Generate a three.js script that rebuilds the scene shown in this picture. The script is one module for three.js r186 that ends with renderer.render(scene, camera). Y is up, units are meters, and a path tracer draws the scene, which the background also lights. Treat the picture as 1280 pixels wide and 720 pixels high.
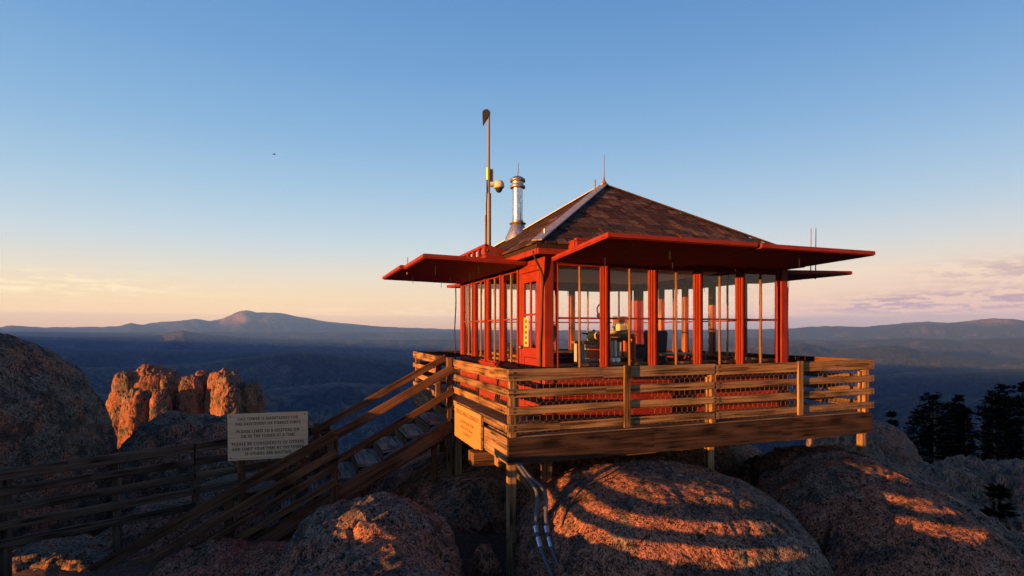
import * as THREE from 'three';
import { ImprovedNoise } from 'three/addons/math/ImprovedNoise.js';
import { mergeGeometries } from 'three/addons/utils/BufferGeometryUtils.js';

// ---------------------------------------------------------------- camera, sky, sun, exposure
const scene = new THREE.Scene();
const EYE = new THREE.Vector3(-2.264, 1.26, 6.136);          // the deck's near corner is the origin, the deck's top is y = 0
const TURN = THREE.MathUtils.degToRad(20.5);
const FWD = new THREE.Vector3(Math.sin(TURN), 0, -Math.cos(TURN)), RIGHT = new THREE.Vector3(Math.cos(TURN), 0, Math.sin(TURN));
const camera = new THREE.PerspectiveCamera(2 * Math.atan(360 / 700) * 180 / Math.PI, 16 / 9, 0.1, 120000);
camera.position.copy(EYE);
camera.lookAt(EYE.clone().add(FWD));
camera.setViewOffset(1280, 720, 0, -52, 1280, 720);           // shifted lens: the horizon lies below the middle, uprights stay upright
const EXPOSURE = 7.5;
const SUN_EL = THREE.MathUtils.degToRad(2.8), SUN_TURN = THREE.MathUtils.degToRad(14);
const SUN = new THREE.Vector3(-Math.cos(SUN_TURN) * Math.cos(SUN_EL), Math.sin(SUN_EL), Math.sin(SUN_TURN) * Math.cos(SUN_EL));
const sun = new THREE.DirectionalLight(new THREE.Color().setRGB(1, 0.39, 0.085), 3.7);
sun.position.copy(SUN).multiplyScalar(60);
sun.castShadow = true; sun.shadow.radius = 0.35;
Object.assign(sun.shadow.camera, { left: -30, right: 30, top: 30, bottom: -30, near: 1, far: 200 });
sun.shadow.mapSize.set(4096, 4096);
scene.add(sun, sun.target);
const FOG_DENSITY = 3.8e-5;
scene.fog = new THREE.FogExp2(new THREE.Color().setRGB(0.16, 0.385, 0.95), FOG_DENSITY);

const perlin = new ImprovedNoise();
const fbm = (x, y, z, n = 4, g = 0.5) => { let s = 0, a = 1, t = 0; for (let i = 0; i < n; i++) { s += a * perlin.noise(x, y, z); t += a; a *= g; x = x * 2.03 + 11.7; y = y * 2.03 + 5.3; z = z * 2.03 + 7.9; } return s / t; };
const clamp = THREE.MathUtils.clamp, lerp = THREE.MathUtils.lerp;
const sstep = (a, b, x) => { const t = clamp((x - a) / (b - a), 0, 1); return t * t * (3 - 2 * t); };
const lin = (c) => (c <= 0.04045 ? c / 12.92 : ((c + 0.055) / 1.055) ** 2.4);
const srgb = (c) => (c <= 0.0031308 ? c * 12.92 : 1.055 * c ** (1 / 2.4) - 0.055);
function curve(stops, x) {
  if (x <= stops[0][0]) return stops[0][1];
  for (let i = 1; i < stops.length; i++) if (x <= stops[i][0]) {
    const [x0, a] = stops[i - 1], [x1, b] = stops[i], t = (x - x0) / (x1 - x0);
    return Array.isArray(a) ? a.map((v, k) => lerp(v, b[k], t)) : lerp(a, b, t);
  }
  return stops[stops.length - 1][1];
}
function makeSky() {
  const W = 4096, H = 2048, data = new Float32Array(W * H * 4);
  const side = [[0, [236, 180, 140]], [1.5, [245, 200, 156]], [3, [246, 214, 174]], [5, [232, 219, 202]], [8, [202, 215, 225]], [12, [172, 202, 226]], [18, [138, 181, 221]], [25, [112, 161, 211]], [32, [95, 145, 203]], [50, [66, 110, 172]], [90, [46, 83, 144]]];
  const anti = [[0, [190, 148, 160]], [1.5, [216, 170, 170]], [3, [235, 196, 178]], [5, [240, 214, 192]], [8, [208, 213, 219]], [12, [173, 200, 225]], [18, [137, 178, 220]], [25, [107, 155, 207]], [32, [88, 138, 198]], [50, [62, 104, 167]], [90, [46, 83, 144]]];
  const sunward = [[0, [255, 196, 130]], [3, [255, 222, 170]], [6, [250, 228, 196]], [12, [205, 215, 224]], [20, [150, 185, 222]], [32, [104, 152, 206]], [50, [68, 112, 174]], [90, [46, 83, 144]]];
  const antiAz = Math.atan2(-SUN.z, -SUN.x), fwdAz = Math.atan2(FWD.z, FWD.x);
  const azs = [], m1 = [], m2 = [];
  for (let col = 0; col < W; col++) { const az = ((col + 0.5) / W - 0.5) * 2 * Math.PI, d = Math.abs(Math.atan2(Math.sin(az - antiAz), Math.cos(az - antiAz))) * 180 / Math.PI; azs.push(az); m1.push(sstep(5, 85, d)); m2.push(sstep(95, 180, d)); }
  const c = [0, 0, 0], ramp = new Float32Array(2048); for (let k = 0; k < 2048; k++) ramp[k] = lin(k / 2047);
  for (let row = 0; row < H; row++) {
    const el = ((row + 0.5) / H - 0.5) * 180, e = Math.max(el, 0);
    const air = Math.exp(Math.min(0.029 / Math.sin(Math.max(e, 1) * Math.PI / 180), 1.1)) - 1, thick = [1 + 0.68 * air, 1 + 0.64 * air, 1 + 0.42 * air];   // what the haze takes away again on the way
    const A = curve(anti, e), S = curve(side, e), U = curve(sunward, e);
    for (let col = 0; col < W; col++) {
      const az = azs[col], t1 = m1[col], t2 = m2[col];
      for (let k = 0; k < 3; k++) { const x = lerp(lerp(A[k], S[k], t1), U[k], t2) / 255 * 2047, f = Math.floor(x); c[k] = f >= 2047 ? ramp[2047] : lerp(ramp[f], ramp[f + 1], x - f); }
      if (el > 0.3 && el < 8) {
        const rel = Math.atan2(Math.sin(az - fwdAz), Math.cos(az - fwdAz)) * 180 / Math.PI;
        // low streaks of cloud, thin and warm to the side of the sun, mauve opposite to it
        const n = fbm(az * 14 + el * 0.5, el * 3.2, 3.1, 6, 0.64) + 0.3 * fbm(az * 80, el * 11, 9.1, 3);
        const bandL = Math.exp(-(((el - 3.6) / 0.95) ** 2)) * Math.exp(-(((rel + 40) / 10) ** 2));
        const bandR = Math.exp(-(((el - 2.0 - (rel - 30) * 0.03) / 0.85) ** 2)) * sstep(24, 36, rel) * (1 - sstep(60, 75, rel));
        const puff = Math.exp(-(((el - 4.6) / 0.9) ** 2)) * sstep(32, 42, rel) * (1 - sstep(52, 60, rel)) * 0.5;
        const rest = Math.exp(-(((el - 3) / 1.1) ** 2)) * sstep(70, 90, Math.abs(rel)) * 0.8;
        const low = 0.35 * Math.exp(-(((el - 1.9) / 0.5) ** 2)) * sstep(-28, -12, rel) * (1 - sstep(-5, 5, rel));
        const a1 = clamp((bandL + rest * t1 + low) * sstep(-0.02, 0.26, n) * 1.5, 0, 0.9), a2 = clamp((bandR + puff + rest * (1 - t1)) * sstep(-0.06, 0.08, n) * 1.15, 0, 0.85);
        const warm = [255, 236, 194], mauve = [172, 138, 160];
        for (let k = 0; k < 3; k++) { c[k] = lerp(c[k], lin(warm[k] / 255), a1); c[k] = lerp(c[k], lin(mauve[k] / 255), a2); }
      }
      const o = (row * W + col) * 4;
      for (let k = 0; k < 3; k++) data[o + k] = c[k] * thick[k] / EXPOSURE;
      data[o + 3] = 1;
    }
  }
  const t = new THREE.DataTexture(data, W, H, THREE.RGBAFormat, THREE.FloatType);
  t.mapping = THREE.EquirectangularReflectionMapping; t.magFilter = THREE.LinearFilter; t.needsUpdate = true;
  return t;
}
scene.background = makeSky();
scene.environment = scene.background;

const renderer = new THREE.WebGLRenderer({ antialias: true });
renderer.toneMapping = THREE.LinearToneMapping;
renderer.toneMappingExposure = EXPOSURE;
renderer.shadowMap.enabled = true;

// ---------------------------------------------------------------- helpers
let seedNow = 7;
const rnd = () => { seedNow = (seedNow + 0x6d2b79f5) | 0; let t = Math.imul(seedNow ^ (seedNow >>> 15), 1 | seedNow); t = (t + Math.imul(t ^ (t >>> 7), 61 | t)) ^ t; return ((t ^ (t >>> 14)) >>> 0) / 4294967296; };
const rr = (a, b) => a + (b - a) * rnd();
const V = (x, y, z) => new THREE.Vector3(x, y, z);
const W = (lat, depth, y) => V(EYE.x + lat * RIGHT.x + depth * FWD.x, y, EYE.z + lat * RIGHT.z + depth * FWD.z);   // metres to the side of and before the view point
const taken = new Map();
function numbered(name) { const n = taken.get(name) || 0; taken.set(name, n + 1); return n ? `${name}_${String(n).padStart(3, '0')}` : name; }
function tag(o, label, category, group, kind) { o.userData.label = label; if (category) o.userData.category = category; if (group) o.userData.group = group; if (kind) o.userData.kind = kind; return o; }
function thing(name, label, category, group) { const g = new THREE.Group(); g.name = numbered(name); scene.add(g); return tag(g, label, category, group); }
function part(name, geo, mat, parent) { const m = new THREE.Mesh(geo, mat); m.name = parent === scene ? numbered(name) : name; m.castShadow = m.receiveShadow = true; parent.add(m); return m; }
function partGroup(name, parent) { const g = new THREE.Group(); g.name = name; parent.add(g); return g; }

// a board with chamfered edges; uv in metres, u along its longest side
function boardGeo(w, h, d, c = 0.006) {
  c = Math.min(c, w * 0.3, h * 0.3, d * 0.3);
  const s = [w / 2, h / 2, d / 2], pos = [], nor = [], uv = [];
  const long = w >= h && w >= d ? 0 : h >= d ? 1 : 2, off = [rnd() * 9, rnd() * 9];
  const tri = (a, b, e, n) => {
    const ab = b.clone().sub(a), ae = e.clone().sub(a);
    if (ab.cross(ae).dot(n) < 0) [b, e] = [e, b];
    const ax = Math.abs(n.x) > Math.abs(n.y) && Math.abs(n.x) > Math.abs(n.z) ? 0 : Math.abs(n.y) > Math.abs(n.z) ? 1 : 2;
    const rest = [0, 1, 2].filter((k) => k !== ax), ua = rest.includes(long) ? long : rest[0], va = rest.find((k) => k !== ua);
    for (const p of [a, b, e]) { pos.push(p.x, p.y, p.z); nor.push(n.x, n.y, n.z); uv.push(p.getComponent(ua) + off[0], p.getComponent(va) + off[1] + ax * 0.37); }
  };
  const P = (sx, sy, sz, ax) => { const q = [sx, sy, sz].map((g, k) => g * (k === ax ? s[k] : s[k] - c)); return V(...q); };
  const S = [-1, 1];
  for (let ax = 0; ax < 3; ax++) for (const g of S) {                      // faces
    const mk = (a, b) => { const q = [0, 0, 0]; q[ax] = g; q[(ax + 1) % 3] = a; q[(ax + 2) % 3] = b; return P(...q, ax); };
    const n = V(0, 0, 0); n.setComponent(ax, g);
    tri(mk(-1, -1), mk(1, -1), mk(1, 1), n); tri(mk(-1, -1), mk(1, 1), mk(-1, 1), n);
  }
  for (let ax = 0; ax < 3; ax++) { const b = (ax + 1) % 3, e = (ax + 2) % 3;  // edges along ax
    for (const gb of S) for (const ge of S) {
      const mk = (ga, owner) => { const q = [0, 0, 0]; q[ax] = ga; q[b] = gb; q[e] = ge; return P(...q, owner); };
      const n = V(0, 0, 0); n.setComponent(b, gb); n.setComponent(e, ge); n.normalize();
      tri(mk(-1, b), mk(1, b), mk(1, e), n); tri(mk(-1, b), mk(1, e), mk(-1, e), n);
    } }
  for (const x of S) for (const y of S) for (const z of S) tri(P(x, y, z, 0), P(x, y, z, 1), P(x, y, z, 2), V(x, y, z).normalize());
  const g = new THREE.BufferGeometry();
  g.setAttribute('position', new THREE.Float32BufferAttribute(pos, 3)); g.setAttribute('normal', new THREE.Float32BufferAttribute(nor, 3)); g.setAttribute('uv', new THREE.Float32BufferAttribute(uv, 2));
  return g;
}
// board from its two opposite corners
function bx(name, x0, x1, y0, y1, z0, z1, mat, parent, c) {
  const m = part(name, boardGeo(Math.abs(x1 - x0), Math.abs(y1 - y0), Math.abs(z1 - z0), c), mat, parent);
  m.position.set((x0 + x1) / 2, (y0 + y1) / 2, (z0 + z1) / 2); return m;
}
// beam of width w and height h between two points (h lies in the upright plane)
function beamGeo(a, b, w, h, c) {
  const d = b.clone().sub(a), L = d.length(), g = boardGeo(L, h, w, c);
  const x = d.normalize(), up = Math.abs(x.y) > 0.98 ? V(0, 0, 1) : V(0, 1, 0), z = x.clone().cross(up).normalize(), y = z.clone().cross(x);
  g.applyMatrix4(new THREE.Matrix4().makeBasis(x, y, z).setPosition(a.clone().add(b).multiplyScalar(0.5)));
  return g;
}
const beam = (name, a, b, w, h, mat, parent, c) => part(name, beamGeo(a, b, w, h, c), mat, parent);
function tubeGeo(pts, r, seg = 40, rad = 8) { return new THREE.TubeGeometry(new THREE.CatmullRomCurve3(pts), seg, r, rad, false); }
function rodGeo(a, b, r0, r1 = r0, n = 8) {
  const d = b.clone().sub(a), g = new THREE.CylinderGeometry(r1, r0, d.length(), n);
  g.applyQuaternion(new THREE.Quaternion().setFromUnitVectors(V(0, 1, 0), d.clone().normalize())); g.translate((a.x + b.x) / 2, (a.y + b.y) / 2, (a.z + b.z) / 2); return g;
}
const lathe = (pts, n = 20) => new THREE.LatheGeometry(pts.map(([r, y]) => new THREE.Vector2(r, y)), n);

// ---------------------------------------------------------------- textures
function tileNoise(n, seed) {                                               // periodic value noise
  const g = new Float32Array(n * n); let s = seed; for (let i = 0; i < g.length; i++) { s = (Math.imul(s, 1664525) + 1013904223) | 0; g[i] = ((s >>> 8) & 0xffff) / 65535; }
  return (u, v) => { u = (u - Math.floor(u)) * n; v = (v - Math.floor(v)) * n; const i = Math.floor(u), j = Math.floor(v), a = u - i, b = v - j, p = a * a * (3 - 2 * a), q = b * b * (3 - 2 * b), at = (x, y) => g[(y % n) * n + (x % n)];
    return lerp(lerp(at(i, j), at(i + 1, j), p), lerp(at(i, j + 1), at(i + 1, j + 1), p), q); };
}
function tex(size, f, colour = true) {
  const d = new Uint8Array(size * size * 4);
  for (let j = 0; j < size; j++) for (let i = 0; i < size; i++) {
    const c = f(i / size, j / size), o = (j * size + i) * 4, a = Array.isArray(c) ? c : [c, c, c];
    for (let k = 0; k < 3; k++) d[o + k] = clamp(Math.round((colour ? srgb(clamp(a[k], 0, 1)) : a[k]) * 255), 0, 255);
    d[o + 3] = 255;
  }
  const t = new THREE.DataTexture(d, size, size, THREE.RGBAFormat); t.wrapS = t.wrapT = THREE.RepeatWrapping; t.magFilter = THREE.LinearFilter; t.minFilter = THREE.LinearMipmapLinearFilter; t.generateMipmaps = true;
  if (colour) t.colorSpace = THREE.SRGBColorSpace; t.needsUpdate = true; return t;
}
const nA = tileNoise(8, 11), nB = tileNoise(32, 23), nC = tileNoise(128, 37), nD = tileNoise(256, 51), nE = tileNoise(512, 67), nF = tileNoise(4, 5);
// weathered wood: one tile = 1 m along the grain (u), 0.5 m across it (v)
const grainAt = (u, v) => 0.34 * nC(u * 0.06 + nB(u, v) * 0.01, v) + 0.34 * nB(u * 0.125 + 0.4, v + 0.012 * nA(u, v)) + 0.2 * nE(u * 0.05, v) + 0.12 * nD(u * 0.4, v);
const knotAt = (u, v) => { let k = 0; for (const [a, b, r] of [[0.13, 0.22, 0.028], [0.61, 0.71, 0.02]]) { const d = Math.hypot((u - a), (v - b) * 0.5) / r; k = Math.max(k, Math.exp(-d * d * 1.5) * (0.8 + 0.2 * Math.sin(d * 14))); } return k; };
const crackAt = (u, v) => { const n = nC(u * 0.05 + 0.31, v * 0.5 + 0.02 * nB(u, v)); return Math.max(0, 1 - Math.abs(n - 0.5) * 26) * sstep(0.55, 0.75, nB(u * 0.25, v)); };
const woodMap = tex(512, (u, v) => { const k = clamp(0.52 + 1.25 * (grainAt(u, v) - 0.5) - 0.14 * crackAt(u, v) + 0.5 * (nA(u, v) - 0.5) - 0.22 * knotAt(u, v) - 0.24 * sstep(0.5, 0.85, nB(u * 0.25 + 0.5, v)), 0.05, 1), s = sstep(0.62, 0.78, nB(u * 0.5, v * 0.5)) * 0.25; return [k, k * (1 - s * 0.2), k * (1 - s * 0.4)]; });
const woodBump = tex(512, (u, v) => clamp(grainAt(u, v) - 0.8 * crackAt(u, v), 0, 1), false);
for (const t of [woodMap, woodBump]) t.repeat.set(0.43, 1.7);
const speck = (u, v) => 0.34 * nE(u, v) + 0.36 * nD(u + 0.13, v) + 0.3 * nC(u, v + 0.4);
// granite: coarse crystals, dark mica, pale feldspar; one tile = 1.3 m
const rockMap = tex(1024, (u, v) => { const s = speck(u, v), p = sstep(0.6, 0.68, nD(u, v)), c = sstep(0.55, 0.7, nC(u + 0.6, v + 0.2)), k0 = sstep(0.58, 0.68, nC(u + 0.37, v + 0.71)), k1 = sstep(0.56, 0.68, nB(u * 2 + 0.2, v * 2)), m = 0.52 + (s - 0.5) * 1.0 + p * 0.22 + c * 0.34 - 0.4 * k0 - 0.28 * k1 + 0.35 * (nB(u, v) - 0.5);
  return [clamp(m * 1.02, 0.05, 1), clamp(m * (0.98 - 0.06 * c), 0.05, 1), clamp(m * (0.97 - 0.1 * c), 0.05, 1)]; });
const rockBump = tex(1024, (u, v) => clamp(0.5 + (speck(u, v) - 0.5) * 1.3 + 0.35 * (nB(u, v) - 0.5), 0, 1), false);
const groundMap = tex(1024, (u, v) => { const s = 0.5 * nD(u, v) + 0.5 * nE(u, v), st = sstep(0.66, 0.72, nC(u + 0.2, v)); const m = 0.38 + (s - 0.5) * 0.7 + st * 0.3 + 0.3 * (nB(u, v) - 0.5); return [m, m * 0.97, m * 0.94]; });
const paintMap = tex(512, (u, v) => { const w = sstep(0.66, 0.78, nC(u * 0.25, v) * 0.55 + nB(u, v) * 0.55), m = 0.76 + 0.4 * (grainAt(u, v) - 0.5) + 0.3 * (nA(u, v) - 0.5); return [m, m * (1 + w * 0.7), m * (1 + w)]; });
paintMap.repeat.set(1, 2);
const shingleMap = tex(512, (u, v) => { const m = 0.55 + 0.9 * (0.6 * nC(u, v * 0.1) + 0.4 * nE(u, v * 0.1) - 0.5) + 0.4 * (nA(u, v) - 0.5); return clamp(m, 0.08, 1); });
const galvMap = tex(256, (u, v) => clamp(0.72 + 0.5 * (nB(u, v) - 0.5) + 0.25 * (nC(u, v) - 0.5), 0, 1));

// ---------------------------------------------------------------- materials (real base colours)
const std = (r, g, b, rough = 0.8, extra = {}) => { const m = new THREE.MeshPhysicalMaterial({ roughness: rough, specularIntensity: rough > 0.55 ? 0.3 : 1, ...extra }); m.color.setRGB(r, g, b); return m; };
const wood = (r, g, b, bump = 0.003) => std(r, g, b, 0.9, { map: woodMap, bumpMap: woodBump, bumpScale: bump });
const M = {
  railWood: [[0.33, 0.205, 0.1], [0.25, 0.15, 0.075], [0.38, 0.245, 0.12], [0.28, 0.18, 0.1], [0.36, 0.205, 0.09]].map((c) => wood(...c)),
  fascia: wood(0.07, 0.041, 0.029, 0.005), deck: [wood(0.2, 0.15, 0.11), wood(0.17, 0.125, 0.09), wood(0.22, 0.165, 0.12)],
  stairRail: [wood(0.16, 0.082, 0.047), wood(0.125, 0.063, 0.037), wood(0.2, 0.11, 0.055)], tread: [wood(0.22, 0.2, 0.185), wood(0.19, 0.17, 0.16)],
  darkWood: [wood(0.11, 0.078, 0.06), wood(0.09, 0.065, 0.05), wood(0.135, 0.095, 0.07)],
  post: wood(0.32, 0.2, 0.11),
  red: std(0.23, 0.024, 0.0105, 0.65, { map: paintMap, bumpMap: woodBump, bumpScale: 0.0015 }),
  flash: std(0.32, 0.31, 0.32, 0.5, { metalness: 0.5, map: galvMap }), galv: std(0.8, 0.8, 0.82, 0.28, { metalness: 1, map: galvMap }), galvDull: std(0.45, 0.45, 0.46, 0.42, { metalness: 0.9, map: galvMap }),
  rust: std(0.17, 0.085, 0.05, 0.8), pole: std(0.17, 0.15, 0.14, 0.6, { metalness: 0.5 }), steelDark: std(0.12, 0.11, 0.11, 0.5, { metalness: 0.6 }), brass: std(0.5, 0.34, 0.1, 0.4, { metalness: 0.8 }),
  white: std(0.7, 0.7, 0.7, 0.35), black: std(0.02, 0.022, 0.026, 0.85), rubber: std(0.025, 0.025, 0.028, 0.6), conduit: std(0.05, 0.055, 0.065, 0.4),
  glass: new THREE.MeshPhysicalMaterial({ color: 0xffffff, roughness: 0.02, transmission: 1, thickness: 0, ior: 1.5 }),
  varnish: std(0.36, 0.15, 0.04, 0.5, { map: woodMap }), ceiling: std(0.72, 0.74, 0.74, 0.8), inWood: wood(0.4, 0.24, 0.12), inGrey: std(0.3, 0.31, 0.32, 0.6), wire: std(0.25, 0.24, 0.23, 0.5, { metalness: 0.5 }),
  yellowPot: std(0.78, 0.58, 0.08, 0.25), iron: std(0.03, 0.03, 0.032, 0.55, { metalness: 0.4 }), fabric: std(0.035, 0.037, 0.045, 0.95), orange: std(0.5, 0.13, 0.03, 0.6), paper: std(0.8, 0.8, 0.8, 0.8), cream: std(0.45, 0.4, 0.3, 0.6),
  shingle: [[0.09, 0.046, 0.032], [0.064, 0.032, 0.023], [0.12, 0.064, 0.043], [0.052, 0.028, 0.02], [0.165, 0.1, 0.066]].map((c) => std(...c, 0.9, { map: shingleMap, bumpMap: shingleMap, bumpScale: 0.004 })),
};
const pick = (a) => a[Math.floor(rnd() * a.length)];

// ---------------------------------------------------------------- terrain: the outcrop's foot, the slopes, valley, ridges and far range
const px2t = (px) => (px - 640) / 700;
const RIDGES = [
  // distance m, half width m, outline as [bearing, drop below or rise above the level of the eye]
  { D: 24000, w: 3600, p: [[-900, 3], [-200, 2.5], [0, 3], [15, 5], [40, 3], [130, 3], [150, 5], [165, 8], [180, 6], [200, 9.5], [225, 11], [245, 13.5], [262, 10.5], [278, 14], [290, 18.5], [300, 23], [307, 24], [313, 23.5], [322, 21], [330, 21.5], [345, 21], [356, 20], [372, 16], [385, 14], [400, 11], [430, 8], [470, 4], [520, 2], [580, 0], [900, -3], [1500, -3]] },
  { D: 17500, w: 3000, p: [[-900, -3], [560, -3], [700, -1], [900, 0], [985, 1], [1020, 4], [1050, 4], [1075, 3], [1100, 5], [1120, 7], [1145, 9], [1160, 9.5], [1185, 8], [1200, 9], [1220, 12], [1242, 13.5], [1264, 13], [1290, 10.5], [1400, 13], [1900, 9]] },
  { D: 11500, w: 2200, p: [[-900, -9], [0, -8], [90, -10], [190, -8], [215, -3], [228, -1], [245, -4], [275, -8], [330, -12], [520, -13], [700, -12], [950, -11], [1050, -14], [1130, -11], [1200, -13], [1300, -9], [1900, -11]] },
  { D: 7600, w: 1600, p: [[-900, -24], [0, -22], [120, -25], [260, -27], [340, -24], [420, -28], [520, -30], [800, -24], [900, -21], [991, -15], [1005, -17], [1022, -21], [1040, -26], [1085, -23], [1117, -20], [1130, -22], [1152, -28], [1200, -33], [1280, -39], [1500, -34], [1900, -40]] },
  { D: 5200, w: 1000, p: [[-900, -44], [0, -46], [150, -48], [240, -44], [320, -34], [350, -28], [372, -27], [400, -30], [440, -34], [480, -37], [540, -44], [700, -55], [1000, -62], [1120, -56], [1200, -52], [1280, -50], [1600, -52]] },
  { D: 3500, w: 650, p: [[-900, -82], [0, -84], [300, -80], [420, -68], [500, -72], [640, -90], [1000, -98], [1150, -84], [1280, -92], [1600, -90]] },
];
function nearHeight(lat, dep) {                                              // round the tower, metres from the view point
  const c = W(lat, dep, 0), x = c.x, L = -c.z;
  let h = -1.75 + 0.28 * fbm(lat * 0.35, dep * 0.35, 1.3, 3) + 0.07 * fbm(lat * 1.7, dep * 1.7, 4.4, 4);
  const r = Math.hypot(lat, dep);
  h = lerp(-0.62 + 0.1 * fbm(lat * 0.9, dep * 0.9, 8.8, 3), h, sstep(1.6, 3.6, r));           // the ledge the view point stands on
  h -= 1.4 * sstep(2.6, 5, lat) * (1 - sstep(13, 17, dep));
  h -= 6.5 * sstep(5.6, 13, lat - 0.25 * Math.max(0, 8 - dep)) + 3 * sstep(-5.5, -12, lat) * sstep(5, 9, dep) + 5 * sstep(11.5, 18, dep);
  return h;
}
function farHeight(theta, r) {
  const t = Math.abs(theta) < 1.25 ? Math.tan(theta) * 700 + 640 : theta > 0 ? 1900 : -900, cosT = Math.max(Math.cos(theta), 0.32);
  const bx_ = r * Math.sin(theta), bz = r * Math.cos(theta);
  let h = -lerp(60, 720, sstep(60, 2300, r)) - 0.34 * Math.max(0, Math.min(r, 60) - 12) + 60 * 0.98 * (1 - sstep(10, 90, r));
  h = r < 60 ? lerp(-5, -34, Math.max(0, (r - 11) / 49) ** 0.9) : lerp(-34, -760, clamp((r - 60) / 2300, 0, 1) ** 0.85);
  const gully = 1 - 2 * Math.abs(fbm(bx_ / 1100 + 0.4 * fbm(bz / 2300, bx_ / 2300, 0.7, 2), bz / 1100, 5.9, 5, 0.55));
  h += ((0.026 * Math.min(r, 5200)) * fbm(bx_ / 1900, bz / 1900, 2.7, 5) + 55 * (gully - 0.6)) * sstep(300, 2500, r);
  for (const R of RIDGES) {
    const q = Math.abs(r - R.D) / R.w;
    if (q > 3.2) continue;
    const rough = fbm(bx_ / (R.w * 0.35), bz / (R.w * 0.35), R.D * 0.001, 5, 0.55);
    const ridged = 1 - 2.4 * Math.abs(fbm(bx_ / (R.w * 0.55), bz / (R.w * 0.55), R.D * 0.002 + 4, 6, 0.55));
    const crest = EYE.y + curve(R.p, t) / 700 * R.D * cosT + (rough * 0.0009 + 0.0016 * fbm(t / 13, R.D * 0.01, 2.2, 4)) * R.D;
    const prof = crest - (crest + 760) * clamp((1 - Math.exp(-q * q * 1.1)) * (1 + 0.5 * rough) - 0.16 * (ridged - 0.4) * Math.min(1, q * 2.5), 0, 1);
    h = Math.max(h, prof);
  }
  // unseen ridge added on the sun's side so that its shadow darkens the valley
  { const q = bx_ * 0.608 - bz * 0.793, back = -bx_ * 0.793 - bz * 0.608, k = Math.exp(-(((back - 3000) / 620) ** 2)) * sstep(-23000, -16000, q) * (1 - sstep(4000, 8000, q));
    if (k > 0.002) h = Math.max(h, lerp(-760, 117 + 18 * fbm(q / 700, 3.3, 0.5, 4), k)); }
  return h;
}
const sheet = (name, radii, bearings, at, mat, label) => {
  const pos = [], col = [], uv = [], idx = [], NA = bearings.length - 1, NR = radii.length - 1;
  for (const r of radii) for (const th of bearings) { const lat = r * Math.sin(th), dep = r * Math.cos(th), { h, c, tile } = at(lat, dep, th, r), p = W(lat, dep, h); pos.push(p.x, p.y, p.z); uv.push(p.x / tile, p.z / tile); col.push(...c); }
  for (let j = 0; j < NR; j++) for (let i = 0; i < NA; i++) { const a = j * (NA + 1) + i, b = a + 1, c = a + NA + 1, d = c + 1; idx.push(a, c, b, b, c, d); }
  const g = new THREE.BufferGeometry();
  g.setAttribute('position', new THREE.Float32BufferAttribute(pos, 3)); g.setAttribute('color', new THREE.Float32BufferAttribute(col, 3)); g.setAttribute('uv', new THREE.Float32BufferAttribute(uv, 2)); g.setIndex(idx); g.computeVertexNormals();
  const nm = g.attributes.normal; let up = 0; for (let i = 0; i < nm.count; i += 97) up += nm.getY(i);
  if (up < 0) { const a = g.index.array; for (let i = 0; i < a.length; i += 3) { const t = a[i]; a[i] = a[i + 1]; a[i + 1] = t; } g.computeVertexNormals(); }
  return tag(part(name, g, mat, scene), label, null, null, 'structure');
};
const steps = (a, b, n) => Array.from({ length: n }, (_, i) => a * (b / a) ** (i / n));
const fan = (n, m) => { const out = [], w = 0.86; for (let i = 0; i < m; i++) out.push(lerp(-Math.PI, -w, i / m)); for (let i = 0; i < n; i++) out.push(lerp(-w, w, i / n)); for (let i = 0; i <= m; i++) out.push(lerp(w, Math.PI, i / m)); return out; };
sheet('ground', [...steps(0.4, 42, 150), 42], fan(300, 110), (lat, dep, th, r) => {
  const h = r < 26 ? lerp(nearHeight(lat, dep), farHeight(th, r), sstep(14, 24, Math.hypot(lat - 1.5, dep - 5))) : farHeight(th, r), g = fbm(lat * 0.8, dep * 0.8, 1.1, 4);
  return { h, tile: 1.1, c: [0.25 + 0.1 * g, 0.155 + 0.07 * g, 0.11 + 0.05 * g] };
}, std(0.95, 0.95, 0.95, 0.95, { vertexColors: true, map: groundMap, bumpMap: groundMap, bumpScale: 0.012 }), 'gravelly ground between the boulders under the tower');
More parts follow.
